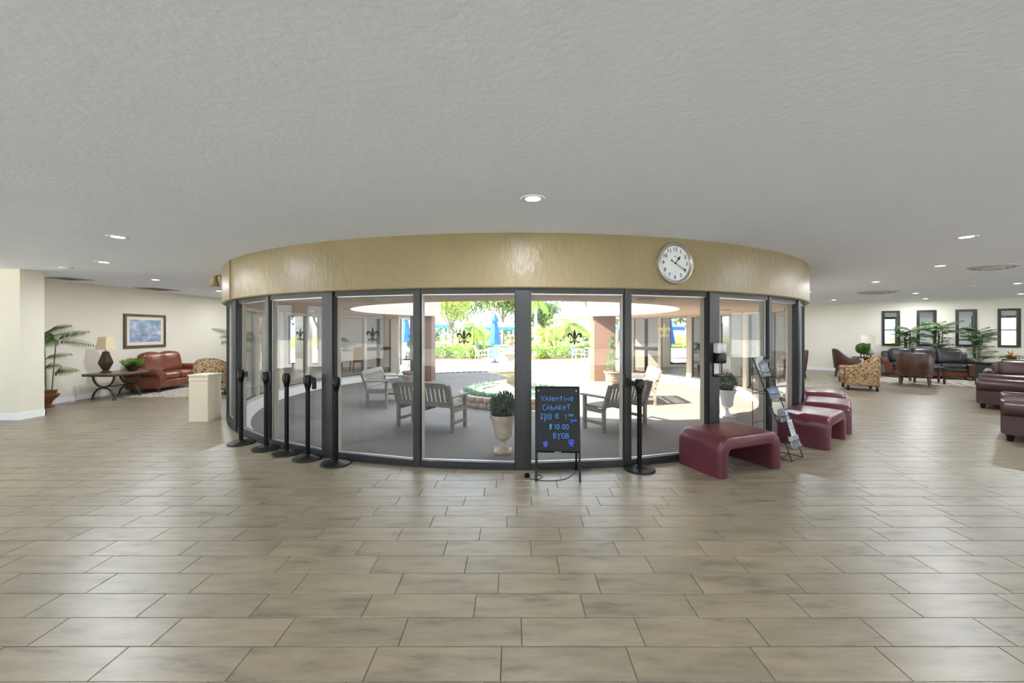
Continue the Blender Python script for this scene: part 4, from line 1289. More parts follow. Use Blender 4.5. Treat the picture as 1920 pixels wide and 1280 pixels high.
# print on the tall brochure
mb = MB(); mb.M = Matrix.Translation(rk.location) @ Matrix.Rotation(rk.rotation_euler.z, 4, 'Z')
for k in range(9):
    f = 0.19 + 0.018 * k
    o = 0.045 + 0.03 * ((f - 0.15) / 0.24) + 0.0015
    mb.loft([[rp(-0.012, f, o), rp(0.092, f, o), rp(0.092, f + (0.012 if k in (6, 8) else 0.007), o), rp(-0.012, f + (0.012 if k in (6, 8) else 0.007), o)],
             [rp(-0.012, f, o + 0.001), rp(0.092, f, o + 0.001), rp(0.092, f + (0.012 if k in (6, 8) else 0.007), o + 0.001), rp(-0.012, f + (0.012 if k in (6, 8) else 0.007), o + 0.001)]])
br = [o for o in bpy.data.objects if o.name.startswith('brochure') and 'tall white' in o.get('label', '')][0]
mb.build('printed_lines', M['paper_grey'], br)

# ================================================================== SEATING
def face_dir(fx, fy):
    """rotation that turns a thing's front (local -y) towards (fx, fy)"""
    return math.atan2(fx, -fy)

def arm_profile(aw, ah, roll, z0=0.10, out=1):
    """outline of a rolled sofa arm seen from the front; out=+1: roll overhangs to +x"""
    r = roll
    cx_, cz_ = out * (aw / 2 - r * 0.35), ah - r
    pts = [(-aw/2, z0), (aw/2 - 0.04, z0)] if out > 0 else [(-aw/2 + 0.04, z0), (aw/2, z0)]
    a0, a1 = (-75, 200) if out > 0 else (-20, 255)
    arcp = [(cx_ + r * math.cos(R(a0 + (a1 - a0) * k / 16)), cz_ + r * math.sin(R(a0 + (a1 - a0) * k / 16))) for k in range(17)]
    if out > 0:
        pts += [(aw/2 - 0.035, cz_ - r * 1.1)] + arcp + [(-aw/2, cz_ - r * 0.5)]
    else:
        pts += [(aw/2, cz_ - r * 0.5)] + arcp + [(-aw/2 + 0.035, cz_ - r * 1.1)]
    return pts

def sofa(name, label, cat, loc, rz, w, d, n, m, seat_h=0.46, back_h=0.92, arm_h=0.64, arm_w=0.24, roll=0.12, panel=None, base=None, feet=None, group=None, nails=False, dome=0.05, loose=True, bulge=0.0):
    t = thing(name, label, cat, loc, rz, group)
    base = base or m; feet = feet or M['dark_wood']
    iw = w - 2 * arm_w
    MB().rbox((0, 0.02, 0.19), (w - 0.08, d - 0.10, 0.20), 0.03, 2).build('base', base, t, smooth=True)
    if base is not m:
        MB().rbox((0, -0.03, 0.30), (iw + 0.02, d - 0.14, 0.10), 0.03, 2).build('front_rail', m, t, smooth=True)
    for s in (-1, 1):
        prof = [(s * (w/2 - arm_w/2) + x, z) for x, z in arm_profile(arm_w, arm_h, roll, out=s)]
        c = Vector((sum(p[0] for p in prof) / len(prof), sum(p[1] for p in prof) / len(prof)))
        def sc(f): return [((p[0] - c.x) * f + c.x, (p[1] - c.y) * f + c.y) for p in prof]
        ys = [(-d/2, 0.90), (-d/2 + 0.012, 0.97), (-d/2 + 0.04, 1.0), (0, 1.0 + bulge), (d/2 - 0.06, 1.0), (d/2 - 0.02, 0.96)]
        arm = MB().loft([[(x, y, z) for x, z in sc(f)] for y, f in ys]).build('arm', m, t, smooth=True)
        if panel:
            MB().loft([[(x, -d/2 - 0.022, z) for x, z in sc(0.80)], [(x, -d/2 - 0.014, z) for x, z in sc(0.90)], [(x, -d/2 + 0.01, z) for x, z in sc(0.90)]]).build('arm_panel', panel, arm, smooth=True)
        if nails:
            mb = MB()
            q = sc(0.93)
            for k in range(len(q) - 1):
                a, b = Vector(q[k]), Vector(q[k + 1]); L = (b - a).length
                for j in range(max(1, int(L / 0.03))):
                    p = a.lerp(b, j / max(1, int(L / 0.03)))
                    mb.lathe([(0.006, -0.002), (0.005, 0.002), (0.001, 0.004)], n=6, c=(p.x, -d/2 - 0.004, p.y))
            mb.build('nailheads', M['nail'], arm)
        for y in (-d/2 + 0.09, d/2 - 0.10):
            MB().lathe([(0.030, 0.0), (0.036, 0.03), (0.044, 0.10)], n=14, c=(s * (w/2 - 0.12), y, 0)).build('foot', feet, t, smooth=True)
    mb = MB(); mb.M = Matrix.Translation((0, d/2 - 0.13, 0.12)) @ Matrix.Rotation(R(-7), 4, 'X')
    mb.rbox((0, 0, (back_h - 0.20) / 2), (w - 0.16, 0.20, back_h - 0.20), 0.07, 3); mb.build('back', m, t, smooth=True)
    cw = iw / n
    for k in range(n):
        xc = -iw/2 + cw * (k + 0.5)
        mb = MB(); mb.rbox((xc, -0.06, seat_h - 0.075), (cw - 0.008, d - 0.26, 0.17), 0.055, 3, puff=(0, 0.01, 0.025), mid=3); mb.build('seat_cushion', m, t, smooth=True)
        mb = MB(); mb.M = Matrix.Translation((xc, d/2 - 0.29, seat_h)) @ Matrix.Rotation(R(-11), 4, 'X')
        bh = back_h - seat_h + 0.02
        mb.rbox((0, 0, bh / 2), (cw - 0.006 + (0.10 if n < 3 else 0.03), 0.20, bh), 0.085, 4, puff=(0, 0.03, dome), mid=5); mb.build('back_cushion', m, t, smooth=True)
    return t

# russet loveseat on the left wall
sofa('leather_loveseat', 'russet leather loveseat with rolled arms under the framed print', 'loveseat', (-9.20, 10.98, 0), face_dir(1, 0), 1.62, 0.86, 2, M['red_leather'],
     seat_h=0.45, back_h=0.93, arm_h=0.62, arm_w=0.25, roll=0.11, panel=M['red_leather'], nails=True, dome=0.06)
# black three-seat sofa on the right, wooden arm fronts and plinth
WDa = math.atan2(WD.y, WD.x)
sofa('leather_sofa', 'black leather three-seat sofa with mahogany arm fronts below the interior windows', 'sofa', (13.62, 13.52, 0), face_dir(WN.x, WN.y), 2.25, 0.92, 3, M['black_leather'],
     seat_h=0.47, back_h=0.92, arm_h=0.66, arm_w=0.26, roll=0.12, panel=M['red_wood'], base=M['red_wood'], feet=M['red_wood'], dome=0.03)
# brown sofas at the right edge, facing left
sofa('leather_sofa', 'dark brown leather sofa at the right edge, its rolled arm towards the camera', 'sofa', (10.16, 8.28, 0), face_dir(-0.64, 0.77), 1.5, 1.02, 1, M['brown_leather'],
     seat_h=0.47, back_h=0.88, arm_h=0.60, arm_w=0.30, roll=0.115, feet=M['black'], dome=0.03, group='dark brown leather sofas at the right')
sofa('leather_sofa', 'dark brown leather sofa with a plump back cushion behind the rolled-arm one', 'sofa', (11.78, 9.20, 0), face_dir(-0.75, -0.66), 1.5, 0.92, 1, M['brown_leather'],
     seat_h=0.47, back_h=0.84, arm_h=0.64, arm_w=0.22, roll=0.09, feet=M['black'], dome=0.03, group='dark brown leather sofas at the right')
sofa('leather_armchair', 'dark brown leather armchair cut off by the right edge of the picture', 'armchair', (7.60, 5.72, 0), face_dir(-0.64, 0.77), 1.12, 1.02, 1, M['brown_leather'],
     seat_h=0.47, back_h=0.86, arm_h=0.60, arm_w=0.30, roll=0.115, feet=M['black'], dome=0.03, group='dark brown leather sofas at the right')

# tub chairs: a curved shell with sloping arms
def shell(w, d, z0, arm_h, back_h, th, n=28, slope=0.55, flare=0.0, curl=0.0):
    """rings of a tub-chair shell, front (local -y) open"""
    rings = []
    path = []
    rad = min(w / 2, d * 0.5) * 0.85
    # plan path from the left front round the back to the right front
    L1 = d - rad
    m = n
    for k in range(m + 1):
        f = k / m
        tot = 2 * L1 + PI * rad + (w - 2 * rad)
        s = f * tot
        if s < L1: p = Vector((-w/2, -d/2 + s)); nrm = Vector((-1, 0))
        elif s < L1 + PI * rad / 2:
            a = (s - L1) / rad; c = Vector((-w/2 + rad, d/2 - rad)); nrm = Vector((-math.cos(a), math.sin(a))); p = c + nrm * rad
        elif s < L1 + PI * rad / 2 + (w - 2 * rad): p = Vector((-w/2 + rad + (s - L1 - PI * rad / 2), d/2)); nrm = Vector((0, 1))
        elif s < L1 + PI * rad + (w - 2 * rad):
            a = (s - L1 - PI * rad / 2 - (w - 2 * rad)) / rad; c = Vector((w/2 - rad, d/2 - rad)); nrm = Vector((math.sin(a), math.cos(a))); p = c + nrm * rad
        else: p = Vector((w/2, -d/2 + (tot - s))); nrm = Vector((1, 0))
        path.append((p, nrm, f))
    for p, nrm, f in path:
        t = 1 - abs(f - 0.5) * 2            # 0 at the arm fronts, 1 at the middle of the back
        g = max(0.0, min(1.0, (t - 0.22) / slope)); g = g * g * (3 - 2 * g)
        h = arm_h + (back_h - arm_h) * g
        fl = flare * (0.4 + 0.6 * g)
        def q(off, z, fl_=0.0): return (p.x + nrm.x * (off + fl_), p.y + nrm.y * (off + fl_), z)
        rings.append([q(0, z0), q(0.010, z0 + (h - z0) * 0.45, fl * 0.4), q(curl, h - th * 0.4, fl), q(curl * 0.8 - th * 0.15, h - th * 0.08, fl), q(-th * 0.5, h, fl), q(-th * 0.9, h - th * 0.12, fl), q(-th, h - th * 0.45, fl), q(-th * 1.05, z0 + (h - z0) * 0.45, fl * 0.4), q(-th * 1.05, z0)])
    return rings

def club_chair_proto(loc, rz, label):
    t = thing('tub_chair', label, 'armchair', loc, rz, 'chestnut leather tub chairs')
    MB().loft(shell(0.70, 0.70, 0.27, 0.60, 0.93, 0.085, flare=0.06)).build('shell', M['chair_leather'], t, smooth=True)
    MB().rbox((0, -0.02, 0.40), (0.55, 0.60, 0.17), 0.05, 3, puff=(0, 0, 0.03), mid=3).build('seat_cushion', M['chair_leather'], t, smooth=True)
    MB().rbox((0, -0.01, 0.295), (0.64, 0.64, 0.07), 0.02).build('seat_rail', M['dark_wood'], t, smooth=True)
    for x in (-0.28, 0.28):
        for y in (-0.29, 0.26):
            MB().tube([(x, y, 0.27), (x * 1.05, y * (1.05 if y < 0 else 1.2), 0.0)], [0.032, 0.018], 4).build('leg', M['dark_wood'], t)
    return t
club = club_chair_proto((11.40, 11.62, 0), face_dir(0.74, 0.67), 'chestnut leather tub chair seen from behind in front of the black sofa')
dup(club, (11.38, 13.95, 0), face_dir(0.80, -0.60), 'chestnut leather tub chair facing right beside the small pedestal table')
dup(club, (9.10, 13.3, 0), face_dir(-0.75, 0.66), 'chestnut leather tub chair partly hidden by the right end of the glass drum')

def floral_proto(loc, rz, label):
    t = thing('barrel_chair', label, 'armchair', loc, rz, 'floral tapestry barrel chairs')
    MB().loft(shell(0.80, 0.74, 0.15, 0.60, 0.89, 0.12, slope=0.7, flare=0.02)).build('shell', M['floral'], t, smooth=True)
    MB().rbox((0, -0.05, 0.36), (0.58, 0.70, 0.18), 0.06, 3, puff=(0, 0, 0.03), mid=3).build('seat_cushion', M['floral'], t, smooth=True)
    MB().rbox((0, -0.02, 0.22), (0.62, 0.68, 0.16), 0.02).build('front_rail', M['floral'], t, smooth=True)
    # welt along the top edge and a wooden base rail
    rg = shell(0.80, 0.74, 0.15, 0.60, 0.89, 0.12, slope=0.7, flare=0.02)
    MB().tube([Vector(r[3]) + Vector((0, 0, 0.003)) for r in rg], 0.008, 6).build('welt', mat('brown_welt', srgb(116, 76, 60), 0.8), t, smooth=True)
    MB().tube([Vector(r[0]) + Vector((0, 0, -0.01)) for r in rg], 0.020, 6).build('base_rail', M['red_wood'], t, smooth=True)
    for s in (-1, 1):
        r = rg[0] if s < 0 else rg[-1]
        c = Vector((sum(p[0] for p in r) / 9, -0.375, 0)); 
        MB().rbox((c.x, -0.378, 0.37), (0.10, 0.02, 0.44), 0.01).build('arm_front', mat('brown_braid', srgb(112, 72, 62), 0.8), t, smooth=True)
    for x in (-0.32, 0.32):
        for y in (-0.30, 0.28):
            l = MB().lathe([(0.028, 0.065), (0.032, 0.10), (0.024, 0.145)], n=12, c=(x, y, 0)).build('caster_stem', M['dark_wood'], t, smooth=True)
            MB().tube([(x - 0.016, y, 0.034), (x + 0.016, y, 0.034)], 0.034, 16).build('caster', M['black'], l, smooth=True)
    return t
fl = floral_proto((-7.30, 10.10, 0), face_dir(-0.25, 0.97), 'floral tapestry barrel chair seen from behind, beyond the cream pedestal')
dup(fl, (9.20, 10.86, 0), face_dir(-0.87, 0.49), 'floral tapestry barrel chair on casters in the right seating area')

# tan chair seen through the courtyard, in the far left of the lobby
tc_ = thing('side_chair', 'tan upholstered side chair seen through two layers of glass beyond the left bench', 'chair', (-5.75, 15.3, 0), face_dir(-0.6, 0.8))
MB().rbox((0, 0, 0.43), (0.50, 0.50, 0.10), 0.03, 2).build('seat', M['orange_fabric'], tc_, smooth=True)
mb = MB(); mb.M = Matrix.Translation((0, 0.24, 0.42)) @ Matrix.Rotation(R(-9), 4, 'X'); mb.rbox((0, 0, 0.27), (0.48, 0.07, 0.54), 0.03, 2); mb.build('backrest', M['orange_fabric'], tc_, smooth=True)
for x in (-0.21, 0.21):
    for y in (-0.2, 0.22): MB().tube([(x, y, 0.39), (x * 1.05, y * 1.1, 0)], [0.022, 0.014], 6).build('leg', M['dark_wood'], tc_)

# ================================================================== LEFT SEATING CORNER
et = thing('end_table', 'wrought-iron end table with arched legs holding the bronze lamp', 'side table', (-9.10, 9.46, 0))
MB().rbox((0, 0, 0.575), (0.68, 0.92, 0.035), 0.008).build('table_top', M['slate'], et, smooth=True)
MB().box(-0.335, 0.335, -0.455, 0.455, 0.535, 0.558).build('apron', M['iron'], et)
for y in (-0.31, 0.31):
    pts = [(0.235 * math.cos(R(180 + 180 * k / 16)), y, 0.535 + 0.245 * math.sin(R(180 + 180 * k / 16))) for k in range(17)]
    MB().tube(pts, 0.021, 8).build('upper_arch', M['iron'], et, smooth=True)
    pts = [(0.245 * math.cos(R(180 * k / 16)), y, 0.02 + 0.255 * math.sin(R(180 * k / 16))) for k in range(17)]
    MB().tube(pts, 0.021, 8).build('leg_arch', M['iron'], et, smooth=True)
    for x in (-0.245, 0.245): MB().lathe([(0.042, 0), (0.034, 0.02), (0.022, 0.045)], n=10, c=(x, y, 0)).build('foot', M['iron'], et, smooth=True)
    MB().rbox((0, y, 0.283), (0.09, 0.05, 0.05), 0.008).build('collar', M['iron'], et)
MB().tube([(0, -0.31, 0.285), (0, -0.08, 0.285), (0.012, 0, 0.285), (0, 0.08, 0.285), (0, 0.31, 0.285)], 0.013, 8).tube([(0, -0.09, 0.285), (-0.02, 0, 0.285), (0, 0.09, 0.285)], 0.010, 8).build('stretcher', M['iron'], et, smooth=True)

lp = thing('table_lamp', 'table lamp with faceted bronze base and square beige shade on the iron table', 'table lamp', (-9.20, 9.30, 0.5925))
def sq(h, s): return [(-s, -s, h), (s, -s, h), (s, s, h), (-s, s, h)]
MB().loft([sq(0.0, 0.068), sq(0.028, 0.068), sq(0.04, 0.045), sq(0.06, 0.036)]).build('foot', M['bronze'], lp)
MB().loft([sq(0.06, 0.038), sq(0.22, 0.090), sq(0.24, 0.090), sq(0.47, 0.038), sq(0.485, 0.034)]).build('body', M['bronze'], lp)
MB().tube([(0, 0, 0.48), (0, 0, 0.60)], 0.012, 8).build('neck', M['nail'], lp)
MB().loft([sq(0.53, 0.120), sq(0.815, 0.088), sq(0.815, 0.085), sq(0.53, 0.117)], caps=False).build('lamp_shade', M['shade'], lp)
MB().tube([(0, 0, 0.60), (0, 0, 0.83)], 0.004, 6).build('finial', M['nail'], lp)
cd = [(-9.3, 9.02, 0.56), (-9.45, 8.93, 0.40), (-9.42, 8.92, 0.20), (-9.50, 8.90, 0.01), (-9.68, 8.6, 0.012), (-9.67, 8.4, 0.10)]
MB().tube([p - Vector((-9.20, 9.30, 0.5925)) for p in smooth_path(cd)], 0.0035, 6).build('cord', M['white_trim'], lp, smooth=True)

def blades(mb, n, rad, ln, w, seed, up=0.5):
    rg = random.Random(seed)
    for k in range(n):
        a = rg.random() * 2 * PI; r = rad * math.sqrt(rg.random())
        tilt = (0.15 + 0.95 * r / rad) * (1 - up * 0.3) + rg.uniform(-.15, .25)
        d = Vector((math.cos(a) * math.sin(tilt), math.sin(a) * math.sin(tilt), math.cos(tilt)))
        p = Vector((math.cos(a) * r * 0.5, math.sin(a) * r * 0.5, 0))
        mb.leaf(p, d, Vector((-math.sin(a), math.cos(a), 0.3)), ln * rg.uniform(0.6, 1.1), w)
pb = thing('potted_grass', 'bushy green grass plant in a dark bowl on the iron table', 'potted plant', (-8.98, 9.72, 0.5925))
MB().lathe([(0.075, 0.0), (0.085, 0.01), (0.15, 0.12), (0.145, 0.125), (0.10, 0.10), (0.001, 0.10)], n=24).build('bowl', M['pot_dark'], pb, smooth=True)
mb = MB(); mb.M = Matrix.Translation((0, 0, 0.08)); blades(mb, 460, 0.16, 0.25, 0.018, 3, up=1.2); mb.build('foliage', M['grass_leaf'], pb)

# framed print
fx = XL
pic = thing('framed_print', 'dark framed landscape print with cream mat on the left wall', 'picture', (XL, 10.86, 1.54))
hw, hh, t_ = 0.615, 0.435, 0.062
MB().box(0, 0.035, -hw, -hw + t_, -hh, hh).box(0, 0.035, hw - t_, hw, -hh, hh).box(0, 0.035, -hw + t_, hw - t_, -hh, -hh + t_).box(0, 0.035, -hw + t_, hw - t_, hh - t_, hh).build('frame', mat('brown_picture_frame', srgb(84, 70, 58), 0.45), pic)
MB().box(0.004, 0.016, -hw + t_, hw - t_, -hh + t_, hh - t_).build('mat_board', mat('cream_mat', srgb(222, 206, 178), 0.8), pic)
MB().box(0.0165, 0.0185, -hw + 0.135, hw - 0.135, -hh + 0.125, hh - 0.125).build('print_border', M['white_trim'], pic)
MB().box(0.019, 0.021, -hw + 0.15, hw - 0.15, -hh + 0.14, hh - 0.14).build('print_sheet', M['print'], pic)

# cream pedestal
pd = thing('pedestal', 'cream painted square pedestal standing left of the stanchions', 'pedestal', (-5.345, 7.16, 0))
MB().rbox((0, 0, 0.39), (0.325, 0.325, 0.78), 0.004, 1).build('body', M['cream_paint'], pd)
MB().rbox((0, 0, 0.785), (0.352, 0.352, 0.022), 0.005, 1).build('cap', M['cream_paint'], pd)
MB().box(-0.168, 0.168, -0.168, 0.168, 0.70, 0.722).build('moulding', M['cream_paint'], pd)
MB().box(-0.165, 0.165, -0.165, 0.165, 0.0, 0.02).build('plinth', M['cream_paint'], pd)
for y in (-0.08, 0.0, 0.08): MB().box(0.1625, 0.1645, y - 0.036, y + 0.036, 0.03, 0.69).build('board', M['cream_paint'], pd)

def rug(name, label, pts, m):
    mb = MB(); mb.prism(pts, 'z', 0.0005, 0.010)
    return tag(mb.build(name, m), label, 'rug')
rug('area_rug', 'grey speckled rug in front of the russet loveseat', [(-9.0, 9.52), (-7.0, 9.52), (-7.0, 12.6), (-9.0, 12.6)], M['rug_left'])
c0 = Vector((13.62, 13.52)); d2 = Vector((WD.x, WD.y)); n2 = Vector((WN.x, WN.y))
def rot_rect(c, d, n, a, b0, b1): return [tuple(c + d * x + n * y) for x, y in ((-a, b0), (-a, b1), (a, b1), (a, b0))][::-1]
rug('area_rug', 'ivory and grey scroll-patterned rug in front of the black sofa', rot_rect(c0, d2, n2, 1.45, 0.3, 2.45), M['rug_right'])
rug('area_rug', 'plain beige rug beside the right floral chair', [(6.9, 10.9), (9.2, 10.9), (9.2, 13.4), (6.9, 13.4)], M['rug_mid'])

# ================================================================== RIGHT SEATING AREA TABLES
st = thing('pedestal_table', 'small round dark pedestal table between the tub chairs', 'side table', (12.10, 14.05, 0))
MB().lathe([(0.37, 0.615), (0.38, 0.625), (0.38, 0.64), (0.365, 0.648), (0.001, 0.648)], n=36).build('table_top', M['dark_wood'], st, smooth=True)
MB().lathe([(0.05, 0.05), (0.035, 0.15), (0.05, 0.35), (0.035, 0.5), (0.07, 0.615)], n=16).build('column', M['dark_wood'], st, smooth=True)
for k in range(3):
    a = 2 * PI * k / 3
    MB().tube([(0.03 * math.cos(a), 0.03 * math.sin(a), 0.12), (0.17 * math.cos(a), 0.17 * math.sin(a), 0.07), (0.26 * math.cos(a), 0.26 * math.sin(a), 0.015)], [0.03, 0.024, 0.015], 6).build('foot', M['dark_wood'], st, smooth=True)
l2 = thing('table_lamp', 'white-shaded lamp with grey-green gourd base on the pedestal table', 'table lamp', (12.20, 14.02, 0.648))
for k in range(3):
    a = 2 * PI * k / 3 + 0.4
    MB().tube([(0.06 * math.cos(a), 0.06 * math.sin(a), 0.08), (0.085 * math.cos(a), 0.085 * math.sin(a), 0.0)], 0.012, 6).build('foot', M['dark_wood'], l2)
MB().lathe([(0.03, 0.05), (0.10, 0.08), (0.125, 0.14), (0.10, 0.20), (0.045, 0.26), (0.03, 0.36), (0.045, 0.43), (0.02, 0.48), (0.001, 0.48)], n=24).build('gourd_base', mat('grey_green_glaze', srgb(132, 138, 124), 0.35), l2, smooth=True)
MB().lathe([(0.245, 0.47), (0.21, 0.74), (0.206, 0.74), (0.241, 0.47)], n=32, caps=False).build('lamp_shade', M['shade_white'], l2, smooth=True)
MB().lathe([(0.008, 0.48), (0.006, 0.75), (0.014, 0.76), (0.001, 0.775)], n=10).build('finial', M['bronze'], l2, smooth=True)

def leaf_ball(mb, c, rad, n, size, seed, flat=1.0, shell_=0.72):
    rg = random.Random(seed)
    for k in range(n):
        v = Vector((rg.gauss(0, 1), rg.gauss(0, 1), rg.gauss(0, 1))).normalized()
        r = rad * (shell_ + (1 - shell_) * rg.random()) * (1 + 0.06 * math.sin(5 * v.x + 3) * math.cos(4 * v.z))
        p = Vector(c) + Vector((v.x, v.y, v.z * flat)) * r
        d = (v + Vector((rg.uniform(-1, 1), rg.uniform(-1, 1), rg.uniform(-1, 1))) * 0.9)
        mb.leaf(p, d, v, size * rg.uniform(0.7, 1.3), size * 0.55)
tp = thing('moss_ball_topiary', 'round moss-green ball topiary on stilts on the pedestal table', 'topiary', (11.93, 13.98, 0.648))
for k in range(4):
    a = 2 * PI * k / 4
    MB().tube([(0.06 * math.cos(a), 0.06 * math.sin(a), 0.0), (0.06 * math.cos(a), 0.06 * math.sin(a), 0.18)], 0.012, 6).build('stilt', M['dark_wood'], tp)
MB().lathe([(0.001, 0.155), (0.09, 0.185), (0.135, 0.25), (0.135, 0.33), (0.09, 0.395), (0.001, 0.425)], n=16).build('core', M['pot_dark'], tp, smooth=True)
mb = MB(); leaf_ball(mb, (0, 0, 0.29), 0.17, 1500, 0.045, 9, shell_=0.8); mb.build('foliage', M['ball_green'], tp)

ct = thing('coffee_table', 'low leather-topped table with tall dark legs beside the tub chair', 'coffee table', (12.30, 12.18, 0), WDa)
MB().rbox((0, 0, 0.46), (0.72, 0.62, 0.08), 0.02, 2).build('table_top', M['black_leather'], ct, smooth=True)
for x in (-0.31, 0.31):
    for y in (-0.26, 0.26): MB().tube([(x, y, 0.42), (x, y, 0.0)], [0.036, 0.028], 4).build('leg', M['dark_wood'], ct)
cs = thing('console_cabinet', 'dark low cabinet behind the brown sofa carrying the bromeliad bowl', 'cabinet', (13.85, 11.2, 0), -0.16)
MB().rbox((0, 0, 0.33), (1.75, 0.45, 0.60), 0.01).build('body', mat('charcoal_lacquer', srgb(48, 50, 52), 0.35), cs)
MB().rbox((0, 0, 0.655), (1.82, 0.50, 0.045), 0.008).build('cabinet_top', M['black'], cs)
for x in (-0.43, 0.43):
    dr = MB().rbox((x, -0.228, 0.34), (0.82, 0.02, 0.54), 0.006).build('door', mat('charcoal_door', srgb(52, 54, 56), 0.35), cs)
    MB().lathe([(0.012, -0.02), (0.016, 0.0), (0.001, 0.02)], n=10, c=(x * 0.2, -0.25, 0.36)).build('knob', M['silver'], dr)
bz = thing('bromeliad', 'orange-tipped bromeliad in a shallow dark bowl on the dark cabinet', 'potted plant', (13.62, 11.2, 0.6775))
MB().lathe([(0.10, 0.0), (0.17, 0.05), (0.18, 0.09), (0.17, 0.09), (0.15, 0.07), (0.001, 0.07)], n=26).build('bowl', M['pot_dark'], bz, smooth=True)
rg = random.Random(21)
def strap_leaf(ln, w, droop, n=8):
    mb = MB(); pts = []
    for k in range(n + 1):
        t = k / n
        y = ln * (t * (1 - 0.15 * t)); z = ln * (0.75 * t - droop * t * t)
        ww = w * math.sin(PI * (0.12 + 0.88 * t) ** 0.8) if t < 1 else 0.002
        pts.append((y, z, max(0.003, ww)))
    rings = [[(-ww/2, y, z + ww * 0.12), (0, y, z - 0.003), (ww/2, y, z + ww * 0.12), (0, y, z + 0.003)] for y, z, ww in pts]
    return mb.loft(rings)
LF = strap_leaf(0.36, 0.12, 0.62).mesh('leaf', M['grass_leaf'], smooth='all')
LB = strap_leaf(0.22, 0.05, 0.1).mesh('bract', M['bract'], smooth='all')
for k in range(13):
    link('leaf', LF, bz, (0, 0, 0.07), (rg.uniform(-0.25, 0.35), 0, k * 2.4))
for k in range(7):
    link('bract', LB, bz, (0, 0, 0.10), (rg.uniform(-0.1, 0.7), 0, k * 0.95 + 0.3))

# ================================================================== INDOOR PALMS
def frond_mesh(name, ln, droop, nl, ll, lw, m, rise=0.9, rach=0.006, vee=0.35, start=0.22):
    """a feather frond rising from the origin towards +y and arching over"""
    mb = MB()
    pts = []
    for k in range(15):
        t = k / 14
        pts.append(Vector((0, ln * (0.25 * t + 0.72 * t * t * 0.9), ln * (rise * t - droop * t * t))))
    mb.tube(pts, [rach * (1 - 0.8 * k / 14) for k in range(15)], 5)
    def at_(t):
        f = t * 14; i = min(13, int(f)); return pts[i].lerp(pts[i + 1], f - i), (pts[i + 1] - pts[i]).normalized()
    for k in range(nl):
        t = start + (1 - start) * (k + 0.5) / nl
        p, d = at_(t)
        L = ll * math.sin(PI * (0.12 + 0.83 * (t - start) / (1 - start))) ** 0.7
        for s in (-1, 1):
            side = Vector((s, 0, 0))
            up = side.cross(d) * s
            dd = (side * 0.75 + d * 0.62 + Vector((0, 0, -vee))).normalized()
            mb.leaf(p, dd, Vector((0, 0, 1)), L, lw)
    return mb.mesh(name, [m], fix=False)
def palm_plant(name, label, cat, loc, pot, fr, n, seed, stems=3, stem_h=0.4, rz=0.0, lean=(0.1, 0.45), group=None, stem_m=None, az=None):
    t = thing(name, label, cat, loc, rz, group)
    pot(t)
    rg = random.Random(seed)
    tops = []
    for k in range(stems):
        a = 2 * PI * k / stems + rg.random()
        r = 0.05
        h = stem_h * rg.uniform(0.7, 1.15)
        top = Vector((math.cos(a) * (r + 0.06 * h), math.sin(a) * (r + 0.06 * h), POT_H + h))
        MB().tube([(math.cos(a) * r, math.sin(a) * r, POT_H - 0.05), top], [0.011, 0.009], 6).build('stem', stem_m or M['stem'], t, smooth=True)
        tops.append(top)
    for k in range(n):
        a = 2 * PI * k / n * 2.4 + rg.uniform(-.3, .3) if az is None else az[k % len(az)]
        tp_ = tops[k % stems]
        p = tp_ - Vector((0, 0, stem_h * 0.75 * rg.random() if k % 2 else 0))
        o = link('frond', fr[k % len(fr)], t, p, (rg.uniform(-lean[1], lean[0]), rg.uniform(-.15, .15), a))
        s = rg.uniform(0.75, 1.1); o.scale = (s, s, s)
    return t
POT_H = 0.30
def clay_pot(t):
    MB().lathe([(0.11, 0.0), (0.13, 0.02), (0.16, 0.28), (0.175, 0.30), (0.15, 0.30), (0.14, 0.27), (0.001, 0.27)], n=22).build('pot', M['pot_brown'], t, smooth=True)
def urn_pot(t):
    MB().lathe([(0.09, 0.0), (0.10, 0.02), (0.05, 0.06), (0.07, 0.12), (0.16, 0.22), (0.17, 0.26), (0.12, 0.28), (0.13, 0.33), (0.15, 0.34), (0.12, 0.34), (0.001, 0.30)], n=22).build('pot', M['pot_brown'], t, smooth=True)
KF = [frond_mesh('frond', 0.80, 0.62, 22, 0.27, 0.020, M['palm'], rise=1.0, vee=1.0), frond_mesh('frond', 0.62, 0.66, 18, 0.22, 0.018, M['palm'], rise=0.9, vee=0.9)]
def spread(c, w, n, seed):
    rg = random.Random(seed)
    return [c + w * ((k * 0.618) % 1.0 - 0.5) * 2 + rg.uniform(-.1, .1) for k in range(n)]
POT_H = 0.32
palm_plant('potted_palm', 'arching kentia palm in a brown urn half hidden behind the pier', 'potted palm', (-9.40, 8.32, 0), urn_pot, KF, 11, 5, stems=3, stem_h=0.90, az=spread(-1.75, 0.8, 11, 1), lean=(0.15, 0.35))
POT_H = 0.30
palm_plant('potted_palm', 'potted palm showing past the left edge of the glass drum', 'potted palm', (-8.75, 12.85, 0), clay_pot, KF, 13, 8, stems=3, stem_h=0.85, az=spread(-1.6, 2.2, 13, 2))
BF = [frond_mesh('frond', 0.52, 0.46, 13, 0.22, 0.030, M['bamboo'], rise=0.85, vee=0.35), frond_mesh('frond', 0.42, 0.36, 11, 0.20, 0.030, M['bamboo'], rise=0.9, vee=0.3)]
away = math.atan2(-WN.x, WN.y)
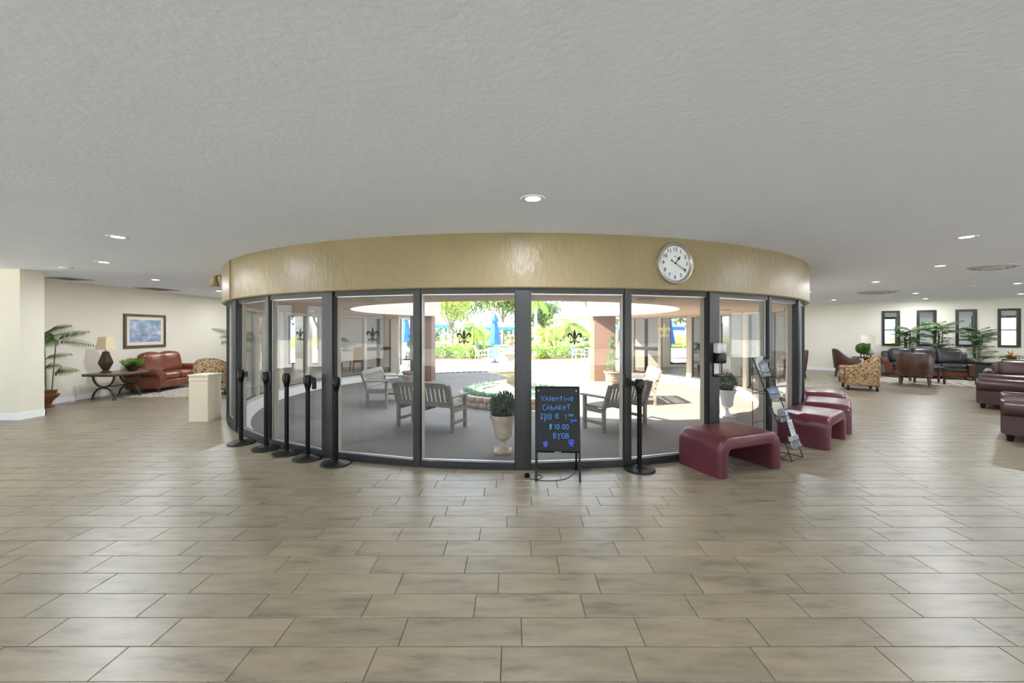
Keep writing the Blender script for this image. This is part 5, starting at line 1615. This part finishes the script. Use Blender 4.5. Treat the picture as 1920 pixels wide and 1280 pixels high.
for px_, off, l, sd, h_ in ((1703, 0.6, 'bamboo palm behind the left end of the black sofa', 11, 1.05), (1758, 0.6, 'bamboo palm behind the middle of the black sofa', 12, 1.22), (1832, 0.6, 'bamboo palm behind the right end of the black sofa', 13, 1.08)):
    a_ = (px_ - 960.0) / FPX
    s_ = (a_ * (WP.y + WN.y * off) - WP.x - WN.x * off) / (WD.x - WD.y * a_)
    p = WP + WD * s_ + WN * off
    palm_plant('bamboo_palm', l, 'potted palm', (p.x, p.y, 0), clay_pot, BF, 64, sd, stems=9, stem_h=h_, group='bamboo palms behind the black sofa', lean=(0.30, 0.30), az=spread(away, 1.75, 52, sd))
palm_plant('potted_palm', 'dark potted palm in the far lobby seen through the left panes', 'potted palm', (-6.6, 15.6, 0), clay_pot, KF, 10, 14, stems=3, stem_h=0.7)
palm_plant('potted_palm', 'dark potted palm in the far lobby seen through the right panes', 'potted palm', (6.9, 14.9, 0), clay_pot, KF, 10, 15, stems=3, stem_h=0.75)

# columns in the far lobby
for x, y, l in ((-7.3, 14.4, 'square cream column in the far left of the lobby'), (7.6, 14.2, 'square cream column in the far right of the lobby')):
    tag(MB().box(x - 0.2, x + 0.2, y - 0.2, y + 0.2, 0, ZC).build('column', M['wall']), l, 'column', 'columns of the far lobby')

# ================================================================== COURTYARD
def garden_bench(loc, rz, label):
    t = thing('garden_bench', label, 'garden bench', loc, rz, 'grey timber garden benches in the courtyard')
    W, D = 1.16, 0.50
    m = M['grey_wood']
    lw = 0.055
    tilt = 0.12
    for s in (-1, 1):
        x = s * (W/2 - lw/2)
        MB().box(x - lw/2, x + lw/2, -D/2, -D/2 + 0.05, 0, 0.58).build('leg', m, t)
        mb = MB(); mb.bar((x, D/2 - 0.04, 0), (x, D/2 - 0.04, 0.40), lw, 0.05, up=(0, 1, 0)); mb.bar((x, D/2 - 0.04, 0.38), (x, D/2 + tilt - 0.02, 0.80), lw, 0.05, up=(0, 1, 0)); mb.build('rear_leg', m, t)
        MB().box(x - 0.045, x + 0.045, -D/2 - 0.05, D/2 + 0.03, 0.58, 0.605).build('armrest', m, t)
        MB().box(x - 0.018, x + 0.018, -D/2 + 0.05, D/2 - 0.065, 0.12, 0.17).build('stretcher', m, t)
        MB().box(x - 0.022, x + 0.022, -D/2 + 0.05, D/2 - 0.065, 0.32, 0.39).build('side_rail', m, t)
    MB().box(-W/2 + lw, W/2 - lw, -D/2 + 0.008, -D/2 + 0.04, 0.32, 0.39).build('front_rail', m, t)
    sl = MB().box(-W/2 + 0.03, W/2 - 0.03, -0.037, 0.037, 0, 0.022).mesh('seat_slat', m)
    for k in range(5): link('seat_slat', sl, t, (0, -D/2 + 0.035 + k * 0.094, 0.40))
    MB().box(-0.03, 0.03, -D/2 + 0.04, D/2 - 0.04, 0.33, 0.40).build('centre_rail', m, t)
    def bp(z): return D/2 - 0.03 + (z - 0.40) / 0.40 * (tilt - 0.01)
    # top rail with clipped corners
    def rail(z0, z1, nm, clip=0.0):
        y0, y1 = bp(z0), bp(z1)
        q = [(-W/2 + lw, z0), (W/2 - lw, z0), (W/2 - lw, z1 - clip), (W/2 - lw - clip * 2.2, z1), (-W/2 + lw + clip * 2.2, z1), (-W/2 + lw, z1 - clip)]
        MB().loft([[(x, bp(z) - 0.014, z) for x, z in q], [(x, bp(z) + 0.014, z) for x, z in q]]).build(nm, m, t)
    rail(0.735, 0.825, 'top_rail', 0.03)
    rail(0.435, 0.50, 'bottom_rail')
    a, b = Vector((0, bp(0.49), 0.49)), Vector((0, bp(0.745), 0.745))
    v = MB(); v.bar(a, b, 0.058, 0.016, up=(0, 1, 0)); me = v.mesh('back_slat', m)
    n = 12
    for k in range(n): link('back_slat', me, t, (-W/2 + lw + (W - 2*lw) * (k + 0.5) / n, 0, 0))
    return t
gb = garden_bench((-1.43, 7.30, ZF), R(157.6), 'grey timber garden bench seen from behind, left of the stone urn')
dup(gb, (-2.95, 9.62, ZF), R(85.4), 'grey timber garden bench facing right, near the left glass panes')
dup(gb, (1.86, 7.36, ZF), R(-144.2), 'grey timber garden bench seen from behind, right of the chalk sign')
dup(gb, (3.10, 9.95, ZF), R(-94.6), 'sunlit grey timber garden bench facing left near the right panes')

# urns with clipped balls
def urn(loc, label, m, sc=1.0, seed=1):
    t = thing('urn_planter', label, 'planter', loc, 0.0, 'stone urns with clipped ball shrubs')
    MB().box(-0.12 * sc, 0.12 * sc, -0.12 * sc, 0.12 * sc, 0, 0.03 * sc).build('plinth', m, t)
    prof = [(0.105, 0.03), (0.085, 0.05), (0.055, 0.09), (0.045, 0.15), (0.05, 0.17), (0.062, 0.18), (0.11, 0.205), (0.125, 0.25), (0.132, 0.34), (0.15, 0.42), (0.178, 0.48), (0.186, 0.50), (0.186, 0.52), (0.165, 0.52), (0.15, 0.48), (0.001, 0.47)]
    MB().lathe([(r * sc, z * sc) for r, z in prof], n=32).build('urn', m, t, smooth=True)
    mb = MB()
    for k in range(18):
        a = 2 * PI * k / 18
        mb.tube([(0.070 * sc * math.cos(a), 0.070 * sc * math.sin(a), 0.183 * sc), (0.126 * sc * math.cos(a), 0.126 * sc * math.sin(a), 0.235 * sc)], 0.009 * sc, 5)
    mb.build('fluting', m, t, smooth=True)
    MB().lathe([(0.12 * sc, 0.0), (0.10 * sc, 0.1 * sc), (0.001, 0.16 * sc)], n=12, c=(0, 0, 0.47 * sc)).build('shrub_core', M['soil'], t)
    mb = MB(); leaf_ball(mb, (0, 0, 0.645 * sc), 0.185 * sc, 2600, 0.034, seed, shell_=0.55); mb.build('foliage', M['topiary'], t)
urn(at_floor(943, 847, ZF), 'cast-stone urn with a dark clipped ball shrub close behind the glass', M['stone'], 1.02, 31)
urn((4.25, 8.16, ZF), 'white urn with a clipped ball shrub below the sanitiser dispenser', M['stone_white'], 1.04, 32)

# spiral topiaries by the pillars
def spiral(loc, label, seed):
    t = thing('spiral_topiary', label, 'topiary', loc, 0.0, 'spiral topiaries by the pillars')
    MB().lathe([(0.19, 0.0), (0.20, 0.02), (0.215, 0.20), (0.22, 0.21), (0.215, 0.22), (0.235, 0.31), (0.27, 0.34), (0.28, 0.37), (0.27, 0.39), (0.23, 0.39), (0.22, 0.34), (0.001, 0.34)], n=32).build('pot', M['pot_clay'], t, smooth=True)
    for z in (0.10, 0.27): MB().lathe([(0.212 + 0.02 * (z > 0.2), z), (0.225 + 0.02 * (z > 0.2), z + 0.01), (0.212 + 0.02 * (z > 0.2), z + 0.02)], n=32, caps=False).build('band', M['pot_clay'], t, smooth=True)
    MB().tube([(0, 0, 0.33), (0.01, 0, 1.5)], [0.018, 0.008], 6).build('stem', M['trunk'], t)
    mb = MB(); N = 46
    for k in range(N):
        f = k / (N - 1)
        a = f * 2 * PI * 3.4
        r = 0.13 * (1 - f) + 0.03
        c = (r * math.cos(a), r * math.sin(a), 0.42 + f * 1.12)
        leaf_ball(mb, c, 0.115 * (1 - 0.62 * f), 60, 0.032, seed + k, shell_=0.4)
    mb.build('foliage', M['spiral'], t)
spiral((3.25, 13.32, ZF), 'sunlit spiral topiary in a ribbed pot in front of the right pillar', 200)
spiral((-3.30, 13.36, ZF), 'shaded spiral topiary in a ribbed pot in front of the left pillar', 300)

# fountain in a ring of stone blocks
FX, FY = -0.02, 9.95
fo = thing('fountain', 'tiered sand-coloured fountain in the middle of the courtyard', 'fountain', (FX, FY, ZF))
MB().lathe([(0.80, 0.0), (0.80, 0.26), (0.84, 0.28), (0.84, 0.31), (0.72, 0.31), (0.70, 0.24), (0.001, 0.24)], n=48).build('basin', M['stone'], fo, smooth=True)
MB().lathe([(0.705, 0.25), (0.705, 0.262), (0.001, 0.262)], n=40).build('basin_water', M['water'], fo)
MB().lathe([(0.24, 0.24), (0.24, 0.30), (0.19, 0.33), (0.15, 0.37), (0.17, 0.41), (0.12, 0.45), (0.10, 0.52), (0.12, 0.60), (0.18, 0.64)], n=28).build('pedestal', M['stone'], fo, smooth=True)
MB().lathe([(0.10, 0.60), (0.25, 0.635), (0.42, 0.70), (0.47, 0.745), (0.475, 0.77), (0.45, 0.78), (0.40, 0.745), (0.001, 0.70)], n=44).build('lower_bowl', M['fountain_bowl'], fo, smooth=True)
MB().lathe([(0.405, 0.748), (0.405, 0.752), (0.001, 0.752)], n=36).build('bowl_water', M['water'], fo)
MB().lathe([(0.10, 0.72), (0.10, 0.80), (0.065, 0.84), (0.085, 0.90), (0.06, 0.97), (0.09, 1.06)], n=20).build('stem', M['stone'], fo, smooth=True)
MB().lathe([(0.05, 1.04), (0.15, 1.08), (0.225, 1.13), (0.235, 1.16), (0.21, 1.165), (0.001, 1.13)], n=32).build('middle_bowl', M['fountain_bowl'], fo, smooth=True)
MB().lathe([(0.06, 1.14), (0.045, 1.22), (0.055, 1.30), (0.06, 1.36)], n=16).build('upper_stem', M['stone'], fo, smooth=True)
MB().lathe([(0.03, 1.34), (0.09, 1.38), (0.125, 1.43), (0.13, 1.45), (0.11, 1.452), (0.001, 1.43)], n=26).build('upper_bowl', M['fountain_bowl'], fo, smooth=True)
MB().lathe([(0.04, 1.43), (0.055, 1.49), (0.04, 1.53), (0.05, 1.56), (0.02, 1.60), (0.001, 1.61)], n=14).build('finial', mat('rust_finial', srgb(146, 110, 84), 0.8), fo, smooth=True)
mb = MB()
for k in range(5):
    a = 2.2 + k * 0.9; x, y = 0.46 * math.cos(a), 0.46 * math.sin(a)
    mb.tube([(x, y, 0.77), (x * 1.04, y * 1.04, 0.70), (x * 1.05, y * 1.05, 0.27)], 0.0025, 4)
mb.build('water_strand', M['alu'], fo)
bw_ = thing('stone_ring', 'low ring of rough stone blocks around the fountain bed', 'planter', (FX, FY, ZF))
rg = random.Random(17)
blk = [MB().rbox((0, 0, 0.065), (0.19 + 0.02 * k, 0.15, 0.125), 0.018, 2).mesh('block', M['block'], smooth=True) for k in range(3)]
for row in range(2):
    for k in range(36):
        a = 2 * PI * (k + 0.5 * row) / 36
        rr = 1.17 + rg.uniform(-.012, .012)
        link('block', blk[rg.randrange(3)], bw_, (rr * math.cos(a), rr * math.sin(a), 0.127 * row), (0, 0, a + PI / 2))
MB().lathe([(1.10, 0.0), (1.10, 0.20), (0.82, 0.22), (0.80, 0.0)], n=48, caps=False).build('soil', M['soil'], bw_)
rg = random.Random(5)
for k in range(34):
    a = 2 * PI * k / 34 + rg.uniform(-.06, .06); rr = rg.uniform(0.88, 1.05)
    t = thing('dusty_miller', 'low silver-green leafy plant in the bed around the fountain', 'plant', (FX + rr * math.cos(a), FY + rr * math.sin(a), ZF + 0.21), 0, 'silver-green bedding plants around the fountain')
    mb = MB(); blades(mb, 46, 0.12, 0.17 * rg.uniform(0.8, 1.25), 0.035, k); mb.build('foliage', M['sage'], t)

# ================================================================== POOL TERRACE
def patio_chair(loc, rz, label):
    t = thing('patio_chair', label, 'patio chair', loc, rz, 'white framed patio chairs with blue straps')
    m = M['white_metal']
    for s in (-1, 1):
        x = s * 0.27
        MB().tube(smooth_path([(x, -0.26, 0.0), (x, -0.28, 0.35), (x, -0.24, 0.60), (x, -0.10, 0.64), (x, 0.16, 0.62), (x, 0.24, 0.40), (x, 0.30, 0.0)], 3), 0.016, 6).build('side_frame', m, t, smooth=True)
        MB().tube([(x * 0.92, -0.25, 0.40), (x * 0.92, 0.20, 0.36), (x * 0.92, 0.40, 0.90)], 0.015, 6).build('seat_frame', m, t, smooth=True)
    MB().tube([(-0.25, 0.40, 0.90), (0.25, 0.40, 0.90)], 0.015, 6).tube([(-0.25, -0.25, 0.40), (0.25, -0.25, 0.40)], 0.015, 6).build('cross_tube', m, t, smooth=True)
    s1 = MB().box(-0.25, 0.25, -0.024, 0.024, 0, 0.006).mesh('strap', M['blue_sling'])
    for k in range(8):
        f = (k + 0.5) / 8; link('strap', s1, t, (0, -0.25 + 0.45 * f, 0.415 - 0.04 * f), (R(-5), 0, 0))
    for k in range(9):
        f = (k + 0.5) / 9; link('strap', s1, t, (0, 0.20 + 0.20 * f, 0.36 + 0.54 * f), (R(70), 0, 0))
    return t
pc = patio_chair((-0.85, 19.7, ZF), R(175), 'blue-strapped patio chair seen from behind, nearest the courtyard')
for x, y, a, l in ((-1.65, 22.2, 110, 'blue-strapped patio chair left of the closed umbrella'),
                   (3.75, 23.2, 60, 'blue-strapped patio chair beside the right-hand hedge'),
                   (4.6, 22.2, 200, 'blue-strapped patio chair just left of the sunlit pillar'),
                   (-0.2, 22.4, -110, 'blue-strapped patio chair right of the closed umbrella'),
                   (-2.3, 29.2, 20, 'distant blue-strapped patio chair left of the closed umbrella'),
                   (-1.3, 29.6, -10, 'distant blue-strapped patio chair behind the closed umbrella'),
                   (0.3, 29.4, -30, 'distant blue-strapped patio chair right of the fountain top'),
                   (4.9, 25.8, -60, 'blue-strapped patio chair in the shade beyond the right pillar'),
                   (-7.0, 22.6, 90, 'blue-strapped patio chair in front of the left umbrella'),
                   (-6.0, 24.6, 150, 'blue-strapped patio chair behind the left umbrella'),
                   (-9.0, 22.4, 60, 'blue-strapped patio chair seen through the far left windows'),
                   (7.4, 21.5, -60, 'blue-strapped patio chair seen through the right panes')):
    dup(pc, (x, y, ZF), R(a), l)
def patio_table(loc, label):
    t = thing('patio_table', label, 'table', loc, 0, 'round white patio tables')
    MB().lathe([(0.52, 0.68), (0.53, 0.70), (0.52, 0.715), (0.001, 0.715)], n=36).build('table_top', M['white_metal'], t, smooth=True)
    for k in range(4):
        a = PI / 4 + k * PI / 2
        MB().tube([(0.40 * math.cos(a), 0.40 * math.sin(a), 0.68), (0.44 * math.cos(a), 0.44 * math.sin(a), 0)], 0.018, 6).build('leg', M['white_metal'], t)
patio_table((-0.95, 22.0, ZF), 'round white patio table under the closed blue umbrella')
patio_table((4.75, 23.5, ZF), 'round white patio table beside the right-hand hedge')
patio_table((-6.6, 23.6, ZF), 'round white patio table under the left umbrella')
def umbrella(loc, label, s=1.0):
    t = thing('closed_umbrella', label, 'umbrella', loc, 0, 'closed blue umbrellas')
    MB().tube([(0, 0, 0), (0, 0, 2.95 * s)], 0.022, 8).build('pole', M['white_metal'], t)
    n = 24; prof = [(0.30, 1.02), (0.27, 1.25), (0.20, 1.75), (0.14, 2.15), (0.11, 2.32), (0.18, 2.34), (0.15, 2.52), (0.07, 2.72), (0.012, 2.86)]
    rings = []
    for r, z in prof:
        rings.append([(r * (1 + 0.22 * math.cos(8 * 2 * PI * k / n)) * math.cos(2 * PI * k / n), r * (1 + 0.22 * math.cos(8 * 2 * PI * k / n)) * math.sin(2 * PI * k / n), z * s) for k in range(n)])
    MB().loft(rings).build('canopy', M['blue_canvas'], t, smooth='all')
    MB().lathe([(0.24, 0), (0.24, 0.04), (0.05, 0.09), (0.03, 0.20)], n=20).build('base', M['black'], t, smooth=True)
umbrella((-0.92, 22.0, ZF), 'closed blue umbrella above the fountain on the pool terrace', 0.93)
umbrella((-6.2, 24.0, ZF), 'closed blue umbrella seen left of the left pillar')
umbrella((8.3, 21.8, ZF), 'closed blue umbrella seen through the right-hand panes')

def bush(loc, sx, sy, sz, n, size, m, name, label, cat, group, seed):
    t = thing(name, label, cat, loc, 0, group)
    mb = MB(); rg = random.Random(seed)
    for k in range(n):
        v = Vector((rg.gauss(0, 1), rg.gauss(0, 1), abs(rg.gauss(0, 1)))).normalized()
        f = 0.55 + 0.5 * rg.random()
        p = Vector((v.x * sx * f, v.y * sy * f, v.z * sz * f * (0.9 + 0.1 * math.sin(7 * v.x))))
        mb.leaf(p, v + Vector((rg.uniform(-1, 1), rg.uniform(-1, 1), rg.uniform(-.3, 1))) * 0.7, Vector((rg.uniform(-1, 1), rg.uniform(-1, 1), 1)), size * rg.uniform(.7, 1.3), size * 0.5)
    mb.build('foliage', m, t)
    for k in range(3):
        MB().tube([(rg.uniform(-.1, .1), rg.uniform(-.1, .1), 0), (rg.uniform(-.4, .4) * sx, rg.uniform(-.3, .3) * sy, sz * 0.6)], [0.02, 0.008], 5).build('stem', M['trunk'], t)
    return t
hx = [(-4.25, 25.0), (-3.45, 25.2), (-2.75, 24.9), (-2.0, 26.5), (1.3, 24.7), (2.1, 25.0), (2.85, 24.9), (3.6, 25.6), (4.7, 26.4), (5.5, 26.6), (-5.2, 25.6), (-1.3, 26.8)]
names = ['at the left end, beside the left pillar', 'second from the left pillar', 'in front of the leaning palm', 'behind the leaning palm', 'first right of the fountain', 'second right of the fountain', 'third right of the fountain',
         'at the foot of the white-trunked palm', 'behind the patio chair on the right', 'behind the right pillar', 'hidden partly by the left pillar', 'behind the closed umbrella']
for k, ((x, y), l) in enumerate(zip(hx, names)):
    bush((x, y, ZF), 0.62, 0.5, 0.86, 620, 0.16, M['hedge'], 'hedge_shrub', 'bright green shrub of the terrace hedge ' + l, 'shrub', 'bright green terrace hedge shrubs', 40 + k)
struct(MB().box(-7, -1.2, 24.1, 27.4, ZF - 0.02, ZF + 0.03).box(0.8, 9, 24.0, 27.6, ZF - 0.02, ZF + 0.03).build('ground_bed', M['mulch']))

OF = [frond_mesh('frond', 1.8, 0.92, 40, 0.50, 0.030, M['palm_out'], rise=0.95, rach=0.014, vee=0.9), frond_mesh('frond', 1.55, 1.10, 36, 0.45, 0.030, M['palm_out'], rise=0.75, rach=0.014, vee=0.9)]
def palm_tree(loc, top, r, n, sc, label, seed, m):
    t = thing('palm_tree', label, 'palm tree', loc, 0, 'palms round the pool')
    top = Vector(top)
    pts = [Vector((0, 0, 0)), top * 0.35 + Vector((0.04, 0, 0)), top * 0.7, top]
    MB().tube(smooth_path(pts, 4), [r * (1.25 - 0.4 * k / 12) for k in range(13)], 10).build('trunk', m, t, smooth=True)
    rg = random.Random(seed)
    for k in range(n):
        o = link('frond', OF[k % 2], t, top, (rg.uniform(-0.95, 0.35), rg.uniform(-.1, .1), 2 * PI * k / n * 3.0 + rg.uniform(-.2, .2)))
        s = sc * rg.uniform(0.8, 1.1); o.scale = (s, s, s)
palm_tree((-2.6, 26.2, ZF), (0.25, 0.1, 1.75), 0.085, 26, 1.02, 'feathery palm with a leaning trunk left of the closed umbrella', 1, M['trunk'])
palm_tree((2.85, 26.8, ZF), (-0.55, 0.2, 1.55), 0.08, 24, 0.85, 'low feathery palm right of the fountain', 2, M['trunk'])
palm_tree((3.25, 25.9, ZF), (0.42, 0.1, 2.0), 0.075, 28, 0.98, 'feathery palm with a white trunk left of the sunlit pillar', 3, M['trunk_pale'])
palm_tree((2.3, 41.0, ZF), (0.1, 0, 4.9), 0.14, 22, 1.25, 'tall distant coconut palm with drooping fronds beside the middle post', 4, M['trunk_pale'])
palm_tree((-8.2, 25.5, ZF), (0.2, 0, 2.4), 0.09, 22, 1.0, 'feathery palm seen through the far left windows', 5, M['trunk'])
palm_tree((8.6, 25.0, ZF), (-0.2, 0, 2.6), 0.09, 22, 1.05, 'feathery palm seen through the right-hand panes', 6, M['trunk'])

def tree(loc, h, cr, n, size, m, label, seed, tr=0.12, flat=0.8, clumps=14):
    t = thing('shade_tree', label, 'tree', loc, 0, 'trees beyond the pool')
    rg = random.Random(seed)
    MB().tube([(0, 0, 0), (0.05, 0, h * 0.4), (0, 0.05, h * 0.75)], [tr, tr * 0.8, tr * 0.4], 8).build('trunk', M['trunk'], t, smooth=True)
    cs = []
    for k in range(clumps):
        v = Vector((rg.gauss(0, 1), rg.gauss(0, 1), rg.gauss(0, 0.8))).normalized() * cr * rg.uniform(0.35, 0.75)
        cs.append(Vector((v.x, v.y, h + v.z * flat)))
    for c in cs[:5]:
        MB().tube([(0, 0, h * 0.45), (c.x * 0.5, c.y * 0.5, h * 0.45 + (c.z - h * 0.45) * 0.6), tuple(c)], [tr * 0.45, tr * 0.3, tr * 0.1], 6).build('branch', M['trunk'], t, smooth=True)
    mb = MB()
    for k, c in enumerate(cs):
        leaf_ball(mb, c, cr * 0.42, n // clumps, size, seed * 50 + k, flat=0.8, shell_=0.25)
    mb.build('crown', m, t)
tree((-4.5, 30.5, ZF), 3.7, 2.0, 3000, 0.22, M['tree1'], 'yellow-green shade tree with a straight trunk left of the leaning palm', 7, 0.13)
tree((-1.2, 52.0, ZF), 6.3, 4.2, 3600, 0.42, M['tree2'], 'broad olive-green tree behind the blue awning', 8, 0.25)
tree((-7.0, 54.0, ZF), 6.5, 4.6, 3600, 0.42, M['tree2'], 'broad olive-green tree behind the left pillar', 9, 0.25)
tree((4.6, 60.0, ZF), 4.5, 3.0, 2600, 0.40, M['tree3'], 'round dark green tree behind the palms on the right', 10, 0.25)
tree((8.4, 44.0, ZF), 6.6, 3.4, 1900, 0.34, M['tree3'], 'sparse dark tree with bare branches above the right-hand palm', 11, 0.2, clumps=9)
tree((12.8, 50.0, ZF), 5.2, 3.6, 2600, 0.40, M['tree1'], 'yellow-green tree behind the sunlit pillar', 12, 0.2)
tree((-13.5, 48.0, ZF), 5.4, 3.8, 2600, 0.40, M['tree1'], 'yellow-green tree far to the left of the terrace', 13, 0.2)
tree((-17.0, 36.0, ZF), 4.2, 3.2, 2400, 0.34, M['tree3'], 'dark green tree outside the far left windows', 14, 0.2)
tree((17.0, 38.0, ZF), 4.4, 3.2, 2400, 0.34, M['tree2'], 'olive-green tree outside the right-hand windows', 15, 0.2)
for k in range(9):
    bush((-20 + k * 5.0, 66.0, ZF), 3.2, 1.2, 2.6 + 0.5 * (k % 3), 700, 0.5, M['tree2'] if k % 2 else M['tree3'], 'far_hedge', 'tall distant hedge beyond the lawn, ' + ['first','second','third','fourth','fifth','sixth','seventh','eighth','ninth'][k] + ' from the left', 'hedge', 'distant hedges beyond the lawn', 80 + k)

def awning(loc, w, d, z0, z1, m, label):
    t = thing('pool_awning', label, 'awning', loc, 0, 'blue awnings beyond the pool')
    MB().loft([[(-w/2, -d/2, z0 + 0.3), (w/2, -d/2, z0 + 0.3), (w/2, d/2, z0 + 0.3), (-w/2, d/2, z0 + 0.3)], [(-w/2 + 0.8, -d * 0.1, z1), (w/2 - 0.8, -d * 0.1, z1), (w/2 - 0.8, d * 0.1, z1), (-w/2 + 0.8, d * 0.1, z1)]]).build('canvas_roof', m, t)
    MB().box(-w/2, w/2, -d/2, -d/2 + 0.04, z0, z0 + 0.32).box(-w/2, -w/2 + 0.04, -d/2, d/2, z0, z0 + 0.32).box(w/2 - 0.04, w/2, -d/2, d/2, z0, z0 + 0.32).build('valance', M['blue_canvas'], t)
    for x in (-w/2 + 0.1, 0, w/2 - 0.1):
        for y in (-d/2 + 0.1, d/2 - 0.1): MB().tube([(x, y, 0), (x, y, z0 + 0.3)], 0.05, 6).build('pole', M['white_metal'], t)
awning((-6.8, 42.0, ZF), 4.2, 3.0, 1.95, 2.75, M['light_blue'], 'blue awning on white poles behind the yellow-green tree')
awning((-1.4, 43.0, ZF), 6.6, 3.2, 1.75, 2.55, M['light_blue'], 'long light blue awning behind the closed umbrella')
awning((14.0, 42.0, ZF), 6.0, 3.2, 1.75, 2.55, M['light_blue'], 'light blue awning behind the right pillar')
for x, y, l in ((3.05, 28.5, 'black lamp post with a white globe between the right-hand palms'), (4.7, 33.0, 'black lamp post behind the white-trunked palm'), (-2.55, 34.0, 'black lamp post behind the leaning palm')):
    t = thing('lamp_post', l, 'lamp post', (x, y, ZF), 0, 'black lamp posts on the terrace')
    MB().lathe([(0.09, 0), (0.08, 0.2), (0.04, 0.3), (0.035, 2.4), (0.07, 2.45)], n=12).build('pole', M['black'], t, smooth=True)
    MB().lathe([(0.06, 2.45), (0.16, 2.58), (0.17, 2.70), (0.10, 2.84), (0.02, 2.90)], n=16).build('globe', M['white_metal'], t, smooth=True)
# pool with a pale coping
pool = tag(MB().box(-9, 9, 33.2, 39.2, ZF - 0.01, ZF + 0.01).build('swimming_pool', mat('pool_water', srgb(120, 190, 214), 0.05, spec=0.8)), 'pale blue swimming pool beyond the terrace hedge', 'pool')
MB().box(-9.4, 9.4, 32.8, 33.2, ZF - 0.015, ZF + 0.05).box(-9.4, 9.4, 39.2, 39.6, ZF - 0.015, ZF + 0.05).build('coping', M['white_metal'], pool)
